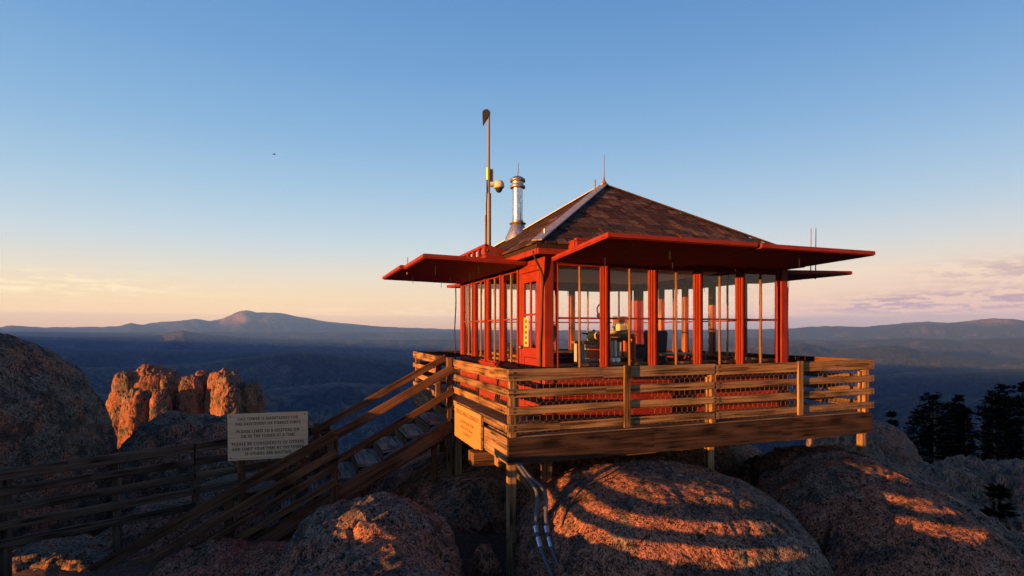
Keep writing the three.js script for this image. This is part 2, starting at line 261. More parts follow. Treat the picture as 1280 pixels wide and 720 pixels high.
// tree cover seen from far above: dark crowns, gaps between them; one tile = 700 m
const crowns = (u, v) => 0.5 * nD(u, v) + 0.3 * nC(u + 0.3, v) + 0.2 * nE(u, v + 0.1);
const canopyMap = tex(1024, (u, v) => { const c = crowns(u, v), gap = sstep(0.5, 0.62, nB(u, v) * 0.6 + nC(u, v) * 0.4), m = 0.33 + (c - 0.5) * 0.8 + gap * 0.28; return [m * (1 + 0.35 * gap), m * (1 + 0.12 * gap), m]; });
const canopyBump = tex(1024, (u, v) => clamp(crowns(u, v) * (1 - 0.5 * sstep(0.5, 0.62, nB(u, v) * 0.6 + nC(u, v) * 0.4)), 0, 1), false);
sheet('hills', [...steps(42, 1600, 50), ...steps(1600, 29000, 270), 29000], fan(600, 50), (lat, dep, th, r) => {
  const h = farHeight(th, r), n = fbm(lat / 420, dep / 420, 6.1, 4, 0.6), n2 = fbm(lat / 2600, dep / 2600, 3.3, 4), meadow = sstep(0.14, 0.2, n2 + 0.5 * n), bare = sstep(0.2, 0.24, n) * (1 - meadow) * sstep(0, 0.1, fbm(lat / 900, dep / 900, 8.2, 3));
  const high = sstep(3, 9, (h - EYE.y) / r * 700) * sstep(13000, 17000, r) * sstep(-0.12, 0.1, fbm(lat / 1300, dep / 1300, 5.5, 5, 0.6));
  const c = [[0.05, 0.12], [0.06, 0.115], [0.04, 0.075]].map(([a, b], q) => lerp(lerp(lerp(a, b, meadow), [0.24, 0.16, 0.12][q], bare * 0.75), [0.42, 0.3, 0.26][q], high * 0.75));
  return { h, tile: 700, c };
}, std(1.05, 1.05, 1.05, 0.95, { vertexColors: true, map: canopyMap, bumpMap: canopyBump, bumpScale: 14 }), 'forested slopes, valley and far mountain range');

// ---------------------------------------------------------------- rocks
const ROCKM = new THREE.MeshPhysicalMaterial({ vertexColors: true, roughness: 0.92, specularIntensity: 0.3, map: rockMap, bumpMap: rockBump, bumpScale: 0.012 });
ROCKM.color.setRGB(1.15, 1.12, 1.1);
// a boulder: a rounded block pushed in and out by noise, with joints; uv in metres
function rockGeo(o) {
  const { r, seed = 1, N = 60, n = 2.3, amp = 0.12, freq = 0.8, fine = 0.02, joints = 0, jointF = 0.6, cracks = [], crust = 0, plates = 0.05, lichen = 0.5, pink = 1, tilt = 0, turn = 0, from = -1 } = o;
  const S = seed * 17.31, q = new THREE.Quaternion().setFromEuler(new THREE.Euler(0, turn, tilt)), size = (r[0] + r[1] + r[2]) / 3;
  const place = (d) => {
    const k = (Math.abs(d.x) ** n + Math.abs(d.y) ** n + Math.abs(d.z) ** n) ** (-1 / n), p = V(d.x * k * r[0], d.y * k * r[1], d.z * k * r[2]);
    const f = freq, big = fbm(p.x * f / size * 1.6 + S, p.y * f / size * 1.6, p.z * f / size * 1.6, 3);
    const mid = fbm(p.x * 1.9 + S, p.y * 1.9, p.z * 1.9 + S, 4), small = fbm(p.x * 9 + S, p.y * 9, p.z * 9, 3);
    const t4 = (fbm(p.x * 0.75 + S, p.y * 0.75 + 3, p.z * 0.75, 4, 0.55) + 0.03 * mid) * 5 + 9, fl = Math.floor(t4), plate = fl + sstep(0.44, 0.56, t4 - fl) - t4;      // sheets that have flaked off
    let dis = amp * size * big * 1.6 + fine * 3 * mid + fine * small + plates * plate;
    if (joints) { const w = 0.35 * fbm(p.x * 0.7, p.y * 0.7 + S, p.z * 0.7, 3), a = Math.abs(Math.sin((p.x * 0.8 + p.z * 0.6 + w * 2 + S) * jointF * 3.1)), b = Math.abs(Math.sin((p.y + w * 1.4 + S) * jointF * 2.2));
      dis -= joints * (Math.exp(-a * a * 60) + 0.7 * Math.exp(-b * b * 90)); }
    for (const [nx, ny, nz, off, deep, wide] of cracks) { const t = p.x * nx + p.y * ny + p.z * nz - off + 0.3 * mid; dis -= deep * Math.exp(-((t / wide) ** 2)) - deep * 0.35 * (sstep(-0.05, 0.05, t) - 0.5); }
    return p.multiplyScalar(1 + dis / Math.max(p.length(), 0.2));
  };
  const pos = [], nor = [], uv = [], col = [], idx = [];
  const faces = [[0, 1], [0, -1], [1, 1], [1, -1], [2, 1], [2, -1]];
  for (const [ax, g] of faces) {
    if (ax === 1 && g < 0) continue;
    const at = (i, j) => { const d = V(0, 0, 0), tw = (t) => Math.tan(t * Math.PI / 4); d.setComponent(ax, g); d.setComponent((ax + 1) % 3, tw(i)); d.setComponent((ax + 2) % 3, tw(j)); return d.normalize(); };
    const base = pos.length / 3, grid = [], Q = N + 3;
    for (let j = -1; j <= N + 1; j++) for (let i = -1; i <= N + 1; i++) grid.push(place(at(i / N * 2 - 1, j / N * 2 - 1)));
    for (let j = 0; j <= N; j++) for (let i = 0; i <= N; i++) {
      const g0 = (j + 1) * Q + i + 1, p = grid[g0].clone(), a = grid[g0 + 1].clone().sub(grid[g0 - 1]), b = grid[g0 + Q].clone().sub(grid[g0 - Q]);
      const nn = a.cross(b).normalize(); if (nn.dot(p) < 0) nn.negate();
      const pl = p.clone();
      p.applyQuaternion(q); nn.applyQuaternion(q);
      pos.push(p.x, p.y, p.z); nor.push(nn.x, nn.y, nn.z); uv.push(pl.getComponent((ax + 1) % 3) / 1.3 + seed * 0.31, pl.getComponent((ax + 2) % 3) / 1.3 + ax * 0.4);
      // pink granite with grey and near-black crusts of lichen and rusty stains
      const l1 = fbm(pl.x * 0.85 + S, pl.y * 0.85, pl.z * 0.85, 5, 0.7), l2 = fbm(pl.x * 2.3, pl.y * 2.3 + S, pl.z * 2.3, 5, 0.7), l3 = fbm(pl.x * 0.6, pl.y * 0.6, pl.z * 0.6 + S, 4, 0.6);
      const grey = sstep(0.02, 0.1, l1 + (lichen - 0.5) * 0.5 + crust * pl.x / r[0]) * 0.85, dark = sstep(0.08, 0.16, l2 + (lichen - 0.5) * 0.3) * 0.8, rust = sstep(0.1, 0.3, l3) * 0.5, pale = sstep(0.28, 0.34, fbm(pl.x * 4 + S, pl.y * 4, pl.z * 4, 4)) * 0.5 * lichen;
      let c = [0.34, 0.165 + (1 - pink) * 0.08, 0.108 + (1 - pink) * 0.1];
      const mix = (to, t) => { c = c.map((x, k) => lerp(x, to[k], t)); };
      mix([0.34, 0.15, 0.08], rust); mix([0.19, 0.17, 0.135], grey); mix([0.07, 0.066, 0.058], dark); mix([0.36, 0.34, 0.25], pale);
      col.push(...c);
    }
    for (let j = 0; j < N; j++) for (let i = 0; i < N; i++) { const a = base + j * (N + 1) + i, b = a + 1, c = a + N + 1, d = c + 1; if (g > 0) idx.push(a, b, c, b, d, c); else idx.push(a, c, b, b, c, d); }
  }
  const geo = new THREE.BufferGeometry();
  geo.setAttribute('position', new THREE.Float32BufferAttribute(pos, 3)); geo.setAttribute('normal', new THREE.Float32BufferAttribute(nor, 3)); geo.setAttribute('uv', new THREE.Float32BufferAttribute(uv, 2)); geo.setAttribute('color', new THREE.Float32BufferAttribute(col, 3)); geo.setIndex(idx);
  return geo;
}
function rock(name, label, at, o, group) {
  const m = part(name, rockGeo(o), ROCKM, scene); m.position.copy(at);
  return tag(m, label, 'rock', group);
}
const FACE = -TURN;
rock('boulder', 'round pink granite boulder striped with sunlight in front of the deck', W(1.71, 6.55, -1.9), { r: [1.66, 1.52, 1.85], seed: 3, N: 130, plates: 0.016, crust: 0.3, n: 2.7, amp: 0.035, fine: 0.022, cracks: [[0.9, 0.1, 0.42, 0.95, 0.025, 0.022], [0.2, 0.9, -0.4, 0.1, 0.03, 0.03]], lichen: 0.55, turn: FACE + 0.12 });
rock('boulder', 'broad granite dome under the far end of the deck', W(4.9, 8.1, -4.42), { r: [2.45, 3.88, 4.2], seed: 5, N: 150, plates: 0.025, crust: 0.18, n: 2.05, amp: 0.04, fine: 0.032, cracks: [[0.95, 0.1, 0.3, -0.9, 0.12, 0.05], [0.97, 0, -0.25, 0.1, 0.05, 0.04], [0.35, 0.2, 0.92, 1.5, 0.06, 0.04], [0.9, -0.2, 0.4, 0.75, 0.05, 0.04]], lichen: 0.55, turn: FACE });
rock('boulder', 'low granite hump with sunlit patches below the stair post', W(-1.45, 5.8, -1.85), { r: [1.05, 1.2, 2.0], seed: 8, N: 110, plates: 0.03, amp: 0.13, fine: 0.04, cracks: [[0.9, 0.2, 0.3, -0.25, 0.06, 0.035], [0.3, 0.1, 0.9, 0.5, 0.05, 0.03]], lichen: 0.55, turn: FACE + 0.25 });
rock('boulder', 'huge dark granite dome behind the log rail fence', W(-11.3, 11.3, -2.39), { r: [2.2, 3.6, 3.7], seed: 12, N: 110, plates: 0.03, n: 2.05, amp: 0.045, fine: 0.045, cracks: [[0.8, 0.5, 0.3, 1.3, 0.07, 0.05], [0.6, -0.1, 0.8, 2.0, 0.06, 0.05]], lichen: 0.72, turn: FACE });
rock('boulder', 'dark shaded slab between the fence and the rock pinnacles', W(-8.3, 14.5, -3.1), { r: [1.7, 2.1, 1.6], seed: 14, N: 70, n: 2.8, amp: 0.12, fine: 0.05, lichen: 0.7, tilt: -0.12 });
rock('boulder', 'small tan slab rising behind the visitor notice', W(-3.95, 10.6, -1.25), { r: [0.55, 0.72, 0.5], seed: 15, N: 40, n: 3.6, amp: 0.12, fine: 0.03, lichen: 0.45, tilt: 0.35 });
rock('boulder', 'ledge of granite below the stair rails', W(-3.4, 6.9, -2.5), { r: [1.35, 0.98, 1.5], seed: 21, N: 80, amp: 0.12, fine: 0.04, lichen: 0.35, turn: 0.6 });
rock('boulder', 'gravel crusted rock between the stairs and the log fence', W(-4.6, 8.6, -2.35), { r: [1.6, 1.0, 1.1], seed: 22, N: 70, amp: 0.14, fine: 0.05, lichen: 0.4 });
rock('boulder', 'rough ledge of granite at the foot of the plank fence', W(-5.9, 7.7, -2.55), { r: [1.5, 0.85, 1.3], seed: 29, N: 60, n: 2.5, amp: 0.14, fine: 0.05, lichen: 0.5, turn: 0.4 });
rock('boulder', 'upright pointed stone in the hollow under the deck', W(-0.28, 6.55, -1.75), { r: [0.17, 0.48, 0.16], seed: 24, N: 30, n: 2.4, amp: 0.2, fine: 0.02, lichen: 0.4, tilt: 0.1 });
rock('boulder', 'flat slab lying in the hollow beside the corner post', W(-0.55, 5.6, -1.75), { r: [0.8, 0.42, 0.6], seed: 25, N: 50, n: 2.8, amp: 0.14, fine: 0.03, lichen: 0.4, tilt: -0.12 });
rock('boulder', 'shaded granite shoulder behind the stair treads', W(-2.3, 10.9, -2.5), { r: [1.9, 1.2, 1.5], seed: 28, N: 60, amp: 0.12, fine: 0.04, lichen: 0.5 });
rock('boulder', 'buried granite ledge beneath the deck joists', W(1.5, 11.0, -2.1), { r: [4.3, 1.6, 2.3], seed: 27, N: 80, amp: 0.12, fine: 0.04, lichen: 0.4 });
for (const [lat, dep, y, s, sd, label] of [[-0.95, 6.9, -1.66, 0.1, 41, 'fist sized pale stone on the gravel under the stairs'], [-0.45, 8.3, -1.62, 0.12, 42, 'small angular stone below the landing post'], [-1.35, 8.4, -1.6, 0.09, 43, 'loose pebble beside the stair stringer'], [-0.85, 6.45, -1.62, 0.13, 44, 'grey lump of stone next to the low hump'], [-1.75, 9.6, -1.5, 0.2, 45, 'reddish stone lit by the sun behind the stair post'], [-0.6, 9.3, -1.35, 0.26, 46, 'red stone lit by the sun under the wooden sign']])
  rock('stone', label, W(lat, dep, y), { r: [s * 1.2, s * 0.8, s], seed: sd, N: 14, n: 2.8, amp: 0.2, fine: s * 0.1, lichen: 0.3, turn: sd }, 'loose stones under the tower');

// ---------------------------------------------------------------- rock pinnacles to the side, each a cluster of weathered columns
function pinnacles(label, spires, seed) {
  const t = thing('rock_pinnacle', label, 'rock', 'weathered rock pinnacles');
  const c0 = W(spires[0][0], spires[0][1], 0); t.position.set(c0.x, -12, c0.z);
  spires.forEach(([lat, dep, top, w, d, hgt, lean], i) => {
    const geo = rockGeo({ r: [w, hgt, d], seed: seed + i, N: 52, n: 3.3, amp: 0.09, freq: 2, fine: 0.05, joints: 0.22, jointF: 0.5, plates: 0.1, lichen: 0.45, tilt: lean || 0, turn: i * 1.3 });
    const m = part('rock_spire', geo, ROCKM, t), c = W(lat, dep, top - hgt); m.position.set(c.x - c0.x, c.y + 12, c.z - c0.z);
  });
}
const K = 30 / 700, sp = (px, top, wpx, hpx, dd = 0, lean = 0) => { const dep = 30 + dd; return [(px - 640) / 700 * dep, dep, EYE.y - (top - 412) / 700 * dep, wpx * K / 1.75, wpx * K / 1.9, hpx * K, lean]; };
pinnacles('taller cluster of sunlit orange granite columns beyond the dark slab', [sp(192, 458, 54, 115, 0.4), sp(163, 463, 34, 105, 0, 0.08), sp(143, 484, 30, 90, -0.2, 0.14), sp(174, 486, 36, 80, -1.3, 0.04), sp(206, 463, 36, 110, 0.6, -0.1), sp(201, 486, 22, 66, -1.4), sp(154, 506, 24, 66, -1.2, 0.08)], 60);
pinnacles('split cluster of granite columns behind the visitor notice', [sp(243, 470, 30, 80, 0, 0.05), sp(252, 463, 20, 85, 0.5), sp(276, 461, 32, 95, 0.3, 0.02), sp(294, 467, 40, 95, 0.2, -0.1), sp(305, 476, 36, 90, 0.8, -0.22), sp(287, 486, 22, 62, -1, -0.04)], 90);

// ---------------------------------------------------------------- outcrop and trees down the other side
rock('granite_outcrop', 'long grey jointed granite outcrop below the pine trees', W(23.5, 27, -10.6), { r: [7.5, 5.2, 5], seed: 33, N: 120, n: 2.6, amp: 0.12, freq: 1.4, fine: 0.09, joints: 0.26, jointF: 0.3, plates: 0.22, lichen: 0.5, pink: 0.45, turn: FACE + 0.1 });
rock('granite_outcrop', 'low grey granite shoulder beside the broad dome', W(15.6, 22, -9.2), { r: [3.6, 3.4, 3], seed: 34, N: 80, n: 2.5, amp: 0.12, freq: 1.4, fine: 0.09, joints: 0.18, jointF: 0.4, lichen: 0.5, pink: 0.5, turn: FACE });
rock('granite_outcrop', 'rounded pale boulder beside the dark pines', W(24.6, 38, -10.5), { r: [2.9, 5.5, 3.1], seed: 35, N: 70, n: 2.2, amp: 0.08, fine: 0.06, joints: 0.08, jointF: 0.3, lichen: 0.45, pink: 0.8 });
rock('granite_outcrop', 'dark rock behind the corner post of the deck', W(21.2, 36, -8.3), { r: [2.2, 3.4, 2.2], seed: 36, N: 50, n: 2.4, amp: 0.14, fine: 0.06, lichen: 0.75, pink: 0.5 });
rock('granite_outcrop', 'small grey hump of rock at the foot of the outcrop', W(17.6, 19.5, -8.1), { r: [2.4, 2.1, 2], seed: 37, N: 60, n: 2.4, amp: 0.12, fine: 0.06, joints: 0.1, jointF: 0.5, lichen: 0.6, pink: 0.4 });

const BARK = std(0.11, 0.085, 0.07, 0.95), BARKPALE = std(0.26, 0.23, 0.2, 0.95), NEEDLE = [[0.1, 0.125, 0.07], [0.085, 0.115, 0.065], [0.115, 0.13, 0.065]].map((c) => std(...c, 0.8, { side: THREE.DoubleSide }));
function conifer(label, at, H, spread, kind, bare = 0.15, dead = false) {
  const t = thing('conifer_tree', label, 'tree', 'conifers on the slope below the outcrop'); t.position.copy(at);
  const lean = rr(-0.03, 0.03);
  part('trunk', rodGeo(V(0, -1, 0), V(lean * H, H, 0), 0.018 * H + 0.05, 0.02, 8), dead ? BARKPALE : BARK, t);
  const limbs = [], quads = { p: [], n: [] };
  const whorls = Math.round(H * (kind === 'round' ? 3.2 : 4));
  for (let w = 0; w < whorls; w++) {
    const f = bare + (1 - bare) * (w + rnd()) / whorls, y = f * H, g = (f - bare) / (1 - bare);
    const reach = spread * (kind === 'round' ? Math.sqrt(Math.max(0.03, 1 - (2 * g - 0.75) ** 2 / 1.6)) : (1 - g) ** 0.8 + 0.06) * rr(0.7, 1.12);
    const count = dead ? 3 : 5 + Math.floor(rnd() * 3);
    for (let b = 0; b < count; b++) {
      const a = rnd() * Math.PI * 2, len = reach * rr(0.6, 1.05) * (dead ? 0.55 : 1), rise = kind === 'round' ? rr(-0.1, 0.45) : rr(-0.3, 0.12), p0 = V(lean * y, y, 0), p1 = V(lean * y + Math.cos(a) * len, y + rise * len, Math.sin(a) * len);
      limbs.push(rodGeo(p0, p1, 0.02 + 0.012 * len, 0.008, 4));
      if (dead) continue;
      const sprays = Math.max(5, Math.round(len * 12));
      for (let s = 0; s < sprays; s++) {
        const u = 0.2 + 0.85 * rnd(), c = p0.clone().lerp(p1, u).add(V(rr(-1, 1), rr(-0.5, 0.6), rr(-1, 1)).multiplyScalar(0.12 + 0.1 * len));
        for (let m = 0; m < 3; m++) {
          const dir = V(Math.cos(a) + rr(-1.2, 1.2), rr(-0.5, 0.8), Math.sin(a) + rr(-1.2, 1.2)).normalize(), sidev = dir.clone().cross(V(rr(-1, 1), rr(-1, 1), rr(-1, 1))).normalize(), l = rr(0.16, 0.38), wd = rr(0.03, 0.07);
          const A = c.clone().addScaledVector(sidev, -wd), B = c.clone().addScaledVector(sidev, wd), C = c.clone().addScaledVector(dir, l), nn = dir.clone().cross(sidev).normalize();
          for (const p of [A, B, C]) { quads.p.push(p.x, p.y, p.z); quads.n.push(nn.x, nn.y, nn.z); }
        }
      }
    }
  }
  const lg = mergeGeometries(limbs); part('limbs', lg, dead ? BARKPALE : BARK, t).userData.kind = 'stuff';
  if (!dead) { const g = new THREE.BufferGeometry(); g.setAttribute('position', new THREE.Float32BufferAttribute(quads.p, 3)); g.setAttribute('normal', new THREE.Float32BufferAttribute(quads.n, 3)); part('crown', g, pick(NEEDLE), t); }
  return t;
}
const treeAt = (px, base, dep) => W((px - 640) / 700 * dep, dep, EYE.y - (base - 412) / 700 * dep);
conifer('broad dark pine next to the rounded pale boulder', treeAt(1170, 592, 44), 6.2, 1.75, 'round', 0.1);
conifer('bushy pine merging with the broad dark pine', treeAt(1186, 590, 45), 5.6, 1.6, 'round', 0.12);
conifer('slim fir rising out of the pine clump', treeAt(1197, 588, 46), 6.2, 1.15, 'fir', 0.15);
conifer('short fir in front of the rounded pale boulder', treeAt(1116, 580, 40), 3.7, 0.8, 'fir', 0.05);
conifer('ragged fir at the open side of the pine clump', treeAt(1208, 592, 44), 5.2, 1.0, 'fir', 0.12);
conifer('bare dead snag standing between the two clumps of trees', treeAt(1224, 592, 46), 4.6, 1.1, 'fir', 0.2, true);
conifer('tall pine with a pale trunk beside the dead snag', treeAt(1244, 596, 43), 6.6, 1.35, 'round', 0.22);
conifer('young fir between the snag and the pine with a pale trunk', treeAt(1234, 590, 50), 5.4, 1.1, 'fir', 0.08);
conifer('stout pine standing before the clump beside the pale boulder', treeAt(1152, 590, 46), 5.0, 1.3, 'round', 0.08);
conifer('dense crowned pine behind the pale trunk', treeAt(1257, 592, 47), 7.4, 1.55, 'round', 0.14);
conifer('tallest fir at the end of the tree line', treeAt(1280, 600, 42), 7.2, 1.5, 'fir', 0.1);
conifer('dark fir beyond the tallest one', treeAt(1306, 600, 43), 7.4, 1.6, 'fir', 0.1);
conifer('small fir growing in a cleft of the grey outcrop', treeAt(1246, 652, 22), 1.5, 0.5, 'fir', 0.05);

// ---------------------------------------------------------------- deck
const deck = thing('lookout_deck', 'raised timber deck with plank railings and wire mesh around the red cabin', 'deck');
const DK = 5.9, RAILS = [[0.655, 0.795], [0.465, 0.56], [0.265, 0.36], [0.055, 0.15]];
for (let i = 0; i < 42; i++) { const z0 = -0.02 - i * (DK - 0.04) / 42; bx('deck_board', 0.03, DK - 0.03, -0.045, 0, z0, z0 - (DK - 0.04) / 42 + 0.008, pick(M.deck), deck, 0.004); }
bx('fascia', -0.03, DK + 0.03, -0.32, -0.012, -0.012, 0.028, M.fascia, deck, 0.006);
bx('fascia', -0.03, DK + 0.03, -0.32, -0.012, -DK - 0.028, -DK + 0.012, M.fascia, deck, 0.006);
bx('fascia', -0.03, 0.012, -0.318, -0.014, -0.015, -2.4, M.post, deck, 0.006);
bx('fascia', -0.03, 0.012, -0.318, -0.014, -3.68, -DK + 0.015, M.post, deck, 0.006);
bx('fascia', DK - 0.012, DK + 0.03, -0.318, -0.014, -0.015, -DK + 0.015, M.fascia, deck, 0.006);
for (let i = 0; i < 12; i++) { const x = 0.3 + i * 0.48; bx('joist', x - 0.02, x + 0.02, -0.24, -0.048, -0.03, -DK + 0.03, M.post, deck); }
for (const z of [-0.55, -2.9, -5.3]) bx('beam', 0.02, DK - 0.02, -0.46, -0.243, z - 0.07, z + 0.07, M.post, deck);
bx('beam', -0.22, 0.85, -0.5, -0.3225, -0.98, -0.74, M.stairRail[2], deck);
// posts under the deck
for (const [x, z, b] of [[0.055, -0.085, -2.1], [2.95, -0.1, -1.6], [DK - 0.06, -0.09, -0.85], [0.055, -2.52, -2.2], [0.05, -3.62, -2.2], [0.06, -DK + 0.1, -2.4], [2.95, -5.3, -2.4], [DK - 0.1, -5.3, -2.4]]) bx('post', x - 0.05, x + 0.05, b, -0.325, z - 0.05, z + 0.05, M.post, deck, 0.008);
beam('brace', V(0.1, -0.34, -0.2), V(0.75, -1.15, -0.2), 0.04, 0.14, M.post, deck);
bx('post', 0.66, 0.78, -1.7, -0.325, -0.62, -0.5, M.post, deck, 0.008);
// railings: four planks a side on posts
const railSide = (a, b, out, mats, gap) => {                                   // a, b: ends along the side; planks outside the posts
  for (const [y0, y1] of RAILS) { const c0 = a.clone(), c1 = b.clone(); c0.y = c1.y = (y0 + y1) / 2; c0.addScaledVector(out, 0.02); c1.addScaledVector(out, 0.02); c0.y += rr(-0.008, 0.008); c1.y += rr(-0.008, 0.008); beam('rail', c0, c1, 0.038, y1 - y0, pick(mats), deck, 0.005); }
};
railSide(V(-0.03, 0, 0.0), V(2.945, 0, 0.0), V(0, 0, 1), M.railWood);
railSide(V(2.955, 0, 0.0), V(DK + 0.05, 0, 0.0), V(0, 0, 1), M.railWood);
railSide(V(0, 0, -0.003), V(0, 0, -2.46), V(-1, 0, 0), M.railWood);
railSide(V(0, 0, -3.62), V(0, 0, -DK), V(-1, 0, 0), M.railWood);
railSide(V(0, 0, -DK), V(DK, 0, -DK), V(0, 0, -1), M.stairRail);  // back and right rails take a darker wood to stand in for shade
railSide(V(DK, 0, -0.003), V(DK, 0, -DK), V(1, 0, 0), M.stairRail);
for (const [x, z] of [[0.05, -0.05], [DK - 0.05, -0.05], [2.95, -0.05], [0.05, -DK + 0.05], [DK - 0.05, -DK + 0.05], [2.95, -DK + 0.05], [DK - 0.05, -2.9]]) bx('rail_post', x - 0.045, x + 0.045, -0.01, 0.78, z - 0.045, z + 0.045, pick(M.railWood), deck, 0.006);
bx('rail_post', 0.095, 0.135, -0.008, 0.6, -0.09, -0.05, pick(M.railWood), deck, 0.005);
bx('rail_post', 2.865, 2.9, -0.008, 0.62, -0.09, -0.05, pick(M.railWood), deck, 0.005);
bx('rail_post', DK - 0.15, DK - 0.11, -0.008, 0.62, -0.09, -0.05, pick(M.railWood), deck, 0.005);
for (const x of [1.55, 4.42]) bx('rail_post', x - 0.045, x + 0.045, 0.03, 0.81, 0.041, 0.08, pick(M.railWood), deck, 0.006);   // uprights nailed outside the planks
bx('rail_post', -0.125, -0.045, -1.3, 0.815, -2.585, -2.49, M.stairRail[2], deck, 0.008);
bx('rail_post', -0.045, 0.05, -0.35, 0.8, -3.72, -3.62, M.stairRail[0], deck, 0.008);
// bolts in the plank ends
{ const bolt = new THREE.CylinderGeometry(0.011, 0.011, 0.012, 8); bolt.rotateX(Math.PI / 2); const boltX = bolt.clone(); boltX.rotateY(Math.PI / 2);
  for (const [y0, y1] of RAILS) for (const k of [0.28, 0.72]) { const y = lerp(y0, y1, k);
    for (const x of [0.03, 2.91, 2.99, DK - 0.03]) part('bolt', bolt, M.steelDark, deck).position.set(x, y, 0.042);
    part('bolt', boltX, M.steelDark, deck).position.set(-0.042, y, -0.05); } }
// chicken wire stretched inside the planks
function wireGeo(w, h) {
  const g = [], cw = 0.085, ch = 0.1, R = 0.001;
  const seg = (x0, y0, x1, y1) => { if (Math.max(x0, x1) < w && Math.max(y0, y1) < h) g.push(rodGeo(V(x0, y0, 0), V(x1, y1, 0), R, R, 3)); };
  for (let j = 0; j * ch * 0.75 < h; j++) for (let i = 0; i * cw < w; i++) { const x = i * cw + (j % 2) * cw / 2, y = j * ch * 0.75;
    seg(x, y, x, y + ch / 2); seg(x, y + ch / 2, x + cw / 2, y + ch * 0.75); if (x > cw / 2) seg(x, y + ch / 2, x - cw / 2, y + ch * 0.75); }
  return mergeGeometries(g);
}
{ const wf = wireGeo(DK - 0.1, 0.72); part('wire_mesh', wf, M.wire, deck).position.set(0.05, 0.03, -0.008);
  const ws = wireGeo(2.4, 0.72); const m = part('wire_mesh', ws, M.wire, deck); m.rotation.y = Math.PI / 2; m.position.set(0.008, 0.03, -0.03);
  const wr = part('wire_mesh', wf, M.wire, deck); wr.rotation.y = Math.PI / 2; wr.position.set(DK - 0.008, 0.03, -0.05); }

// ---------------------------------------------------------------- stairs
const stairs = thing('wooden_stairs', 'weathered wooden stairs with plank handrails climbing to the deck', 'stairs');
const SL = 0.53, ZN = -2.5, ZF = -3.68, sy = (a, y0) => y0 - SL * a;
const N_TREAD = 9;
for (let i = 0; i < N_TREAD; i++) { const x1 = -0.06 - i * 0.36, y = -0.19 * (i + 1) + 0.0; bx('tread', x1 - 0.34, x1 + 0.03, y - 0.05, y, ZF + 0.06, ZN - 0.03, pick(M.tread), stairs, 0.01); bx('riser', x1 - 0.0, x1 + 0.022, y + 0.004, y + 0.135, ZF + 0.07, ZN - 0.04, M.stairRail[1], stairs); }
beam('stringer', V(-0.03, -0.26, ZN + 0.02), V(-3.35, sy(3.32, -0.26), ZN + 0.02), 0.045, 0.25, M.stairRail[0], stairs, 0.008);
beam('stringer', V(-0.03, -0.26, ZF), V(-3.35, sy(3.32, -0.26), ZF), 0.045, 0.29, M.stairRail[1], stairs, 0.008);
// handrails of the upper flight
beam('handrail', V(-0.05, 0.655, ZN + 0.075), V(-1.95, sy(1.9, 0.65), ZN + 0.075), 0.042, 0.13, M.stairRail[0], stairs, 0.006);
beam('handrail', V(-0.05, 0.3, ZN + 0.075), V(-1.95, sy(1.9, 0.27), ZN + 0.075), 0.04, 0.1, M.stairRail[1], stairs, 0.006);
beam('handrail', V(0.12, 0.77, ZF + 0.105), V(-2.12, sy(2.12, 0.71), ZF + 0.105), 0.042, 0.11, M.stairRail[0], stairs, 0.006);
// handrails of the lower flight, four planks
const lowA = -1.8, lowB = -5.6;
for (const [d, h] of [[0, 0.14], [-0.27, 0.11], [-0.47, 0.1], [-0.68, 0.1]]) beam('handrail', V(lowA, sy(1.8, 0.7) + d, ZN + 0.12), V(lowB, sy(5.6, 0.74) + d, ZN + 0.16), 0.04, h, pick(M.stairRail), stairs, 0.006);
for (const [a, top] of [[1.83, -0.2], [3.21, -0.98], [4.7, -1.75]]) bx('stair_post', -a - 0.06, -a + 0.05, top - 1.35, top, ZN + 0.03 - 0.045, ZN + 0.035 + 0.06, pick(M.stairRail), stairs, 0.008);
beam('stair_post', V(-2.05, -1.9, ZF + 0.06), V(-2.05, -0.28, ZF + 0.06), 0.09, 0.09, M.stairRail[1], stairs, 0.008);
beam('brace', V(-3.2, -1.8, ZN + 0.1), V(-2.75, -2.3, ZN + 0.35), 0.05, 0.1, M.stairRail[1], stairs);
bx('stair_post', -0.36, -0.27, -2.1, -0.42, ZN - 0.12, ZN - 0.03, M.stairRail[1], stairs, 0.008);

// ---------------------------------------------------------------- log rail fence along the path
const FA = W(-7.4, 5.0, 0), FB = W(-3.05, 9.45, 0), fdir = FB.clone().sub(FA).normalize(), flen = FA.distanceTo(FB);
const fence = thing('rail_fence', 'dark weathered plank fence running level along the path below the huge dome', 'fence');
for (const [y, h] of [[-0.42, 0.13], [-0.63, 0.1], [-0.83, 0.1], [-1.03, 0.1], [-1.24, 0.1]]) for (let s = 0; s < 3; s++) { const t0 = s / 3, t1 = (s + 1) / 3 - 0.004; beam('rail', FA.clone().addScaledVector(fdir, t0 * flen).setY(y + rr(-0.012, 0.012)), FA.clone().addScaledVector(fdir, t1 * flen).setY(y + rr(-0.012, 0.012)), 0.045, h, pick(M.darkWood), fence, 0.01); }
for (const t of [0.03, 0.2, 0.345, 0.52, 0.67, 0.86, 0.985]) { const p = FA.clone().addScaledVector(fdir, t * flen).addScaledVector(V(fdir.z, 0, -fdir.x), 0.07); beam('post', p.clone().setY(-2.3), p.clone().setY(-0.36), 0.09, 0.1, pick(M.darkWood), fence, 0.012); }

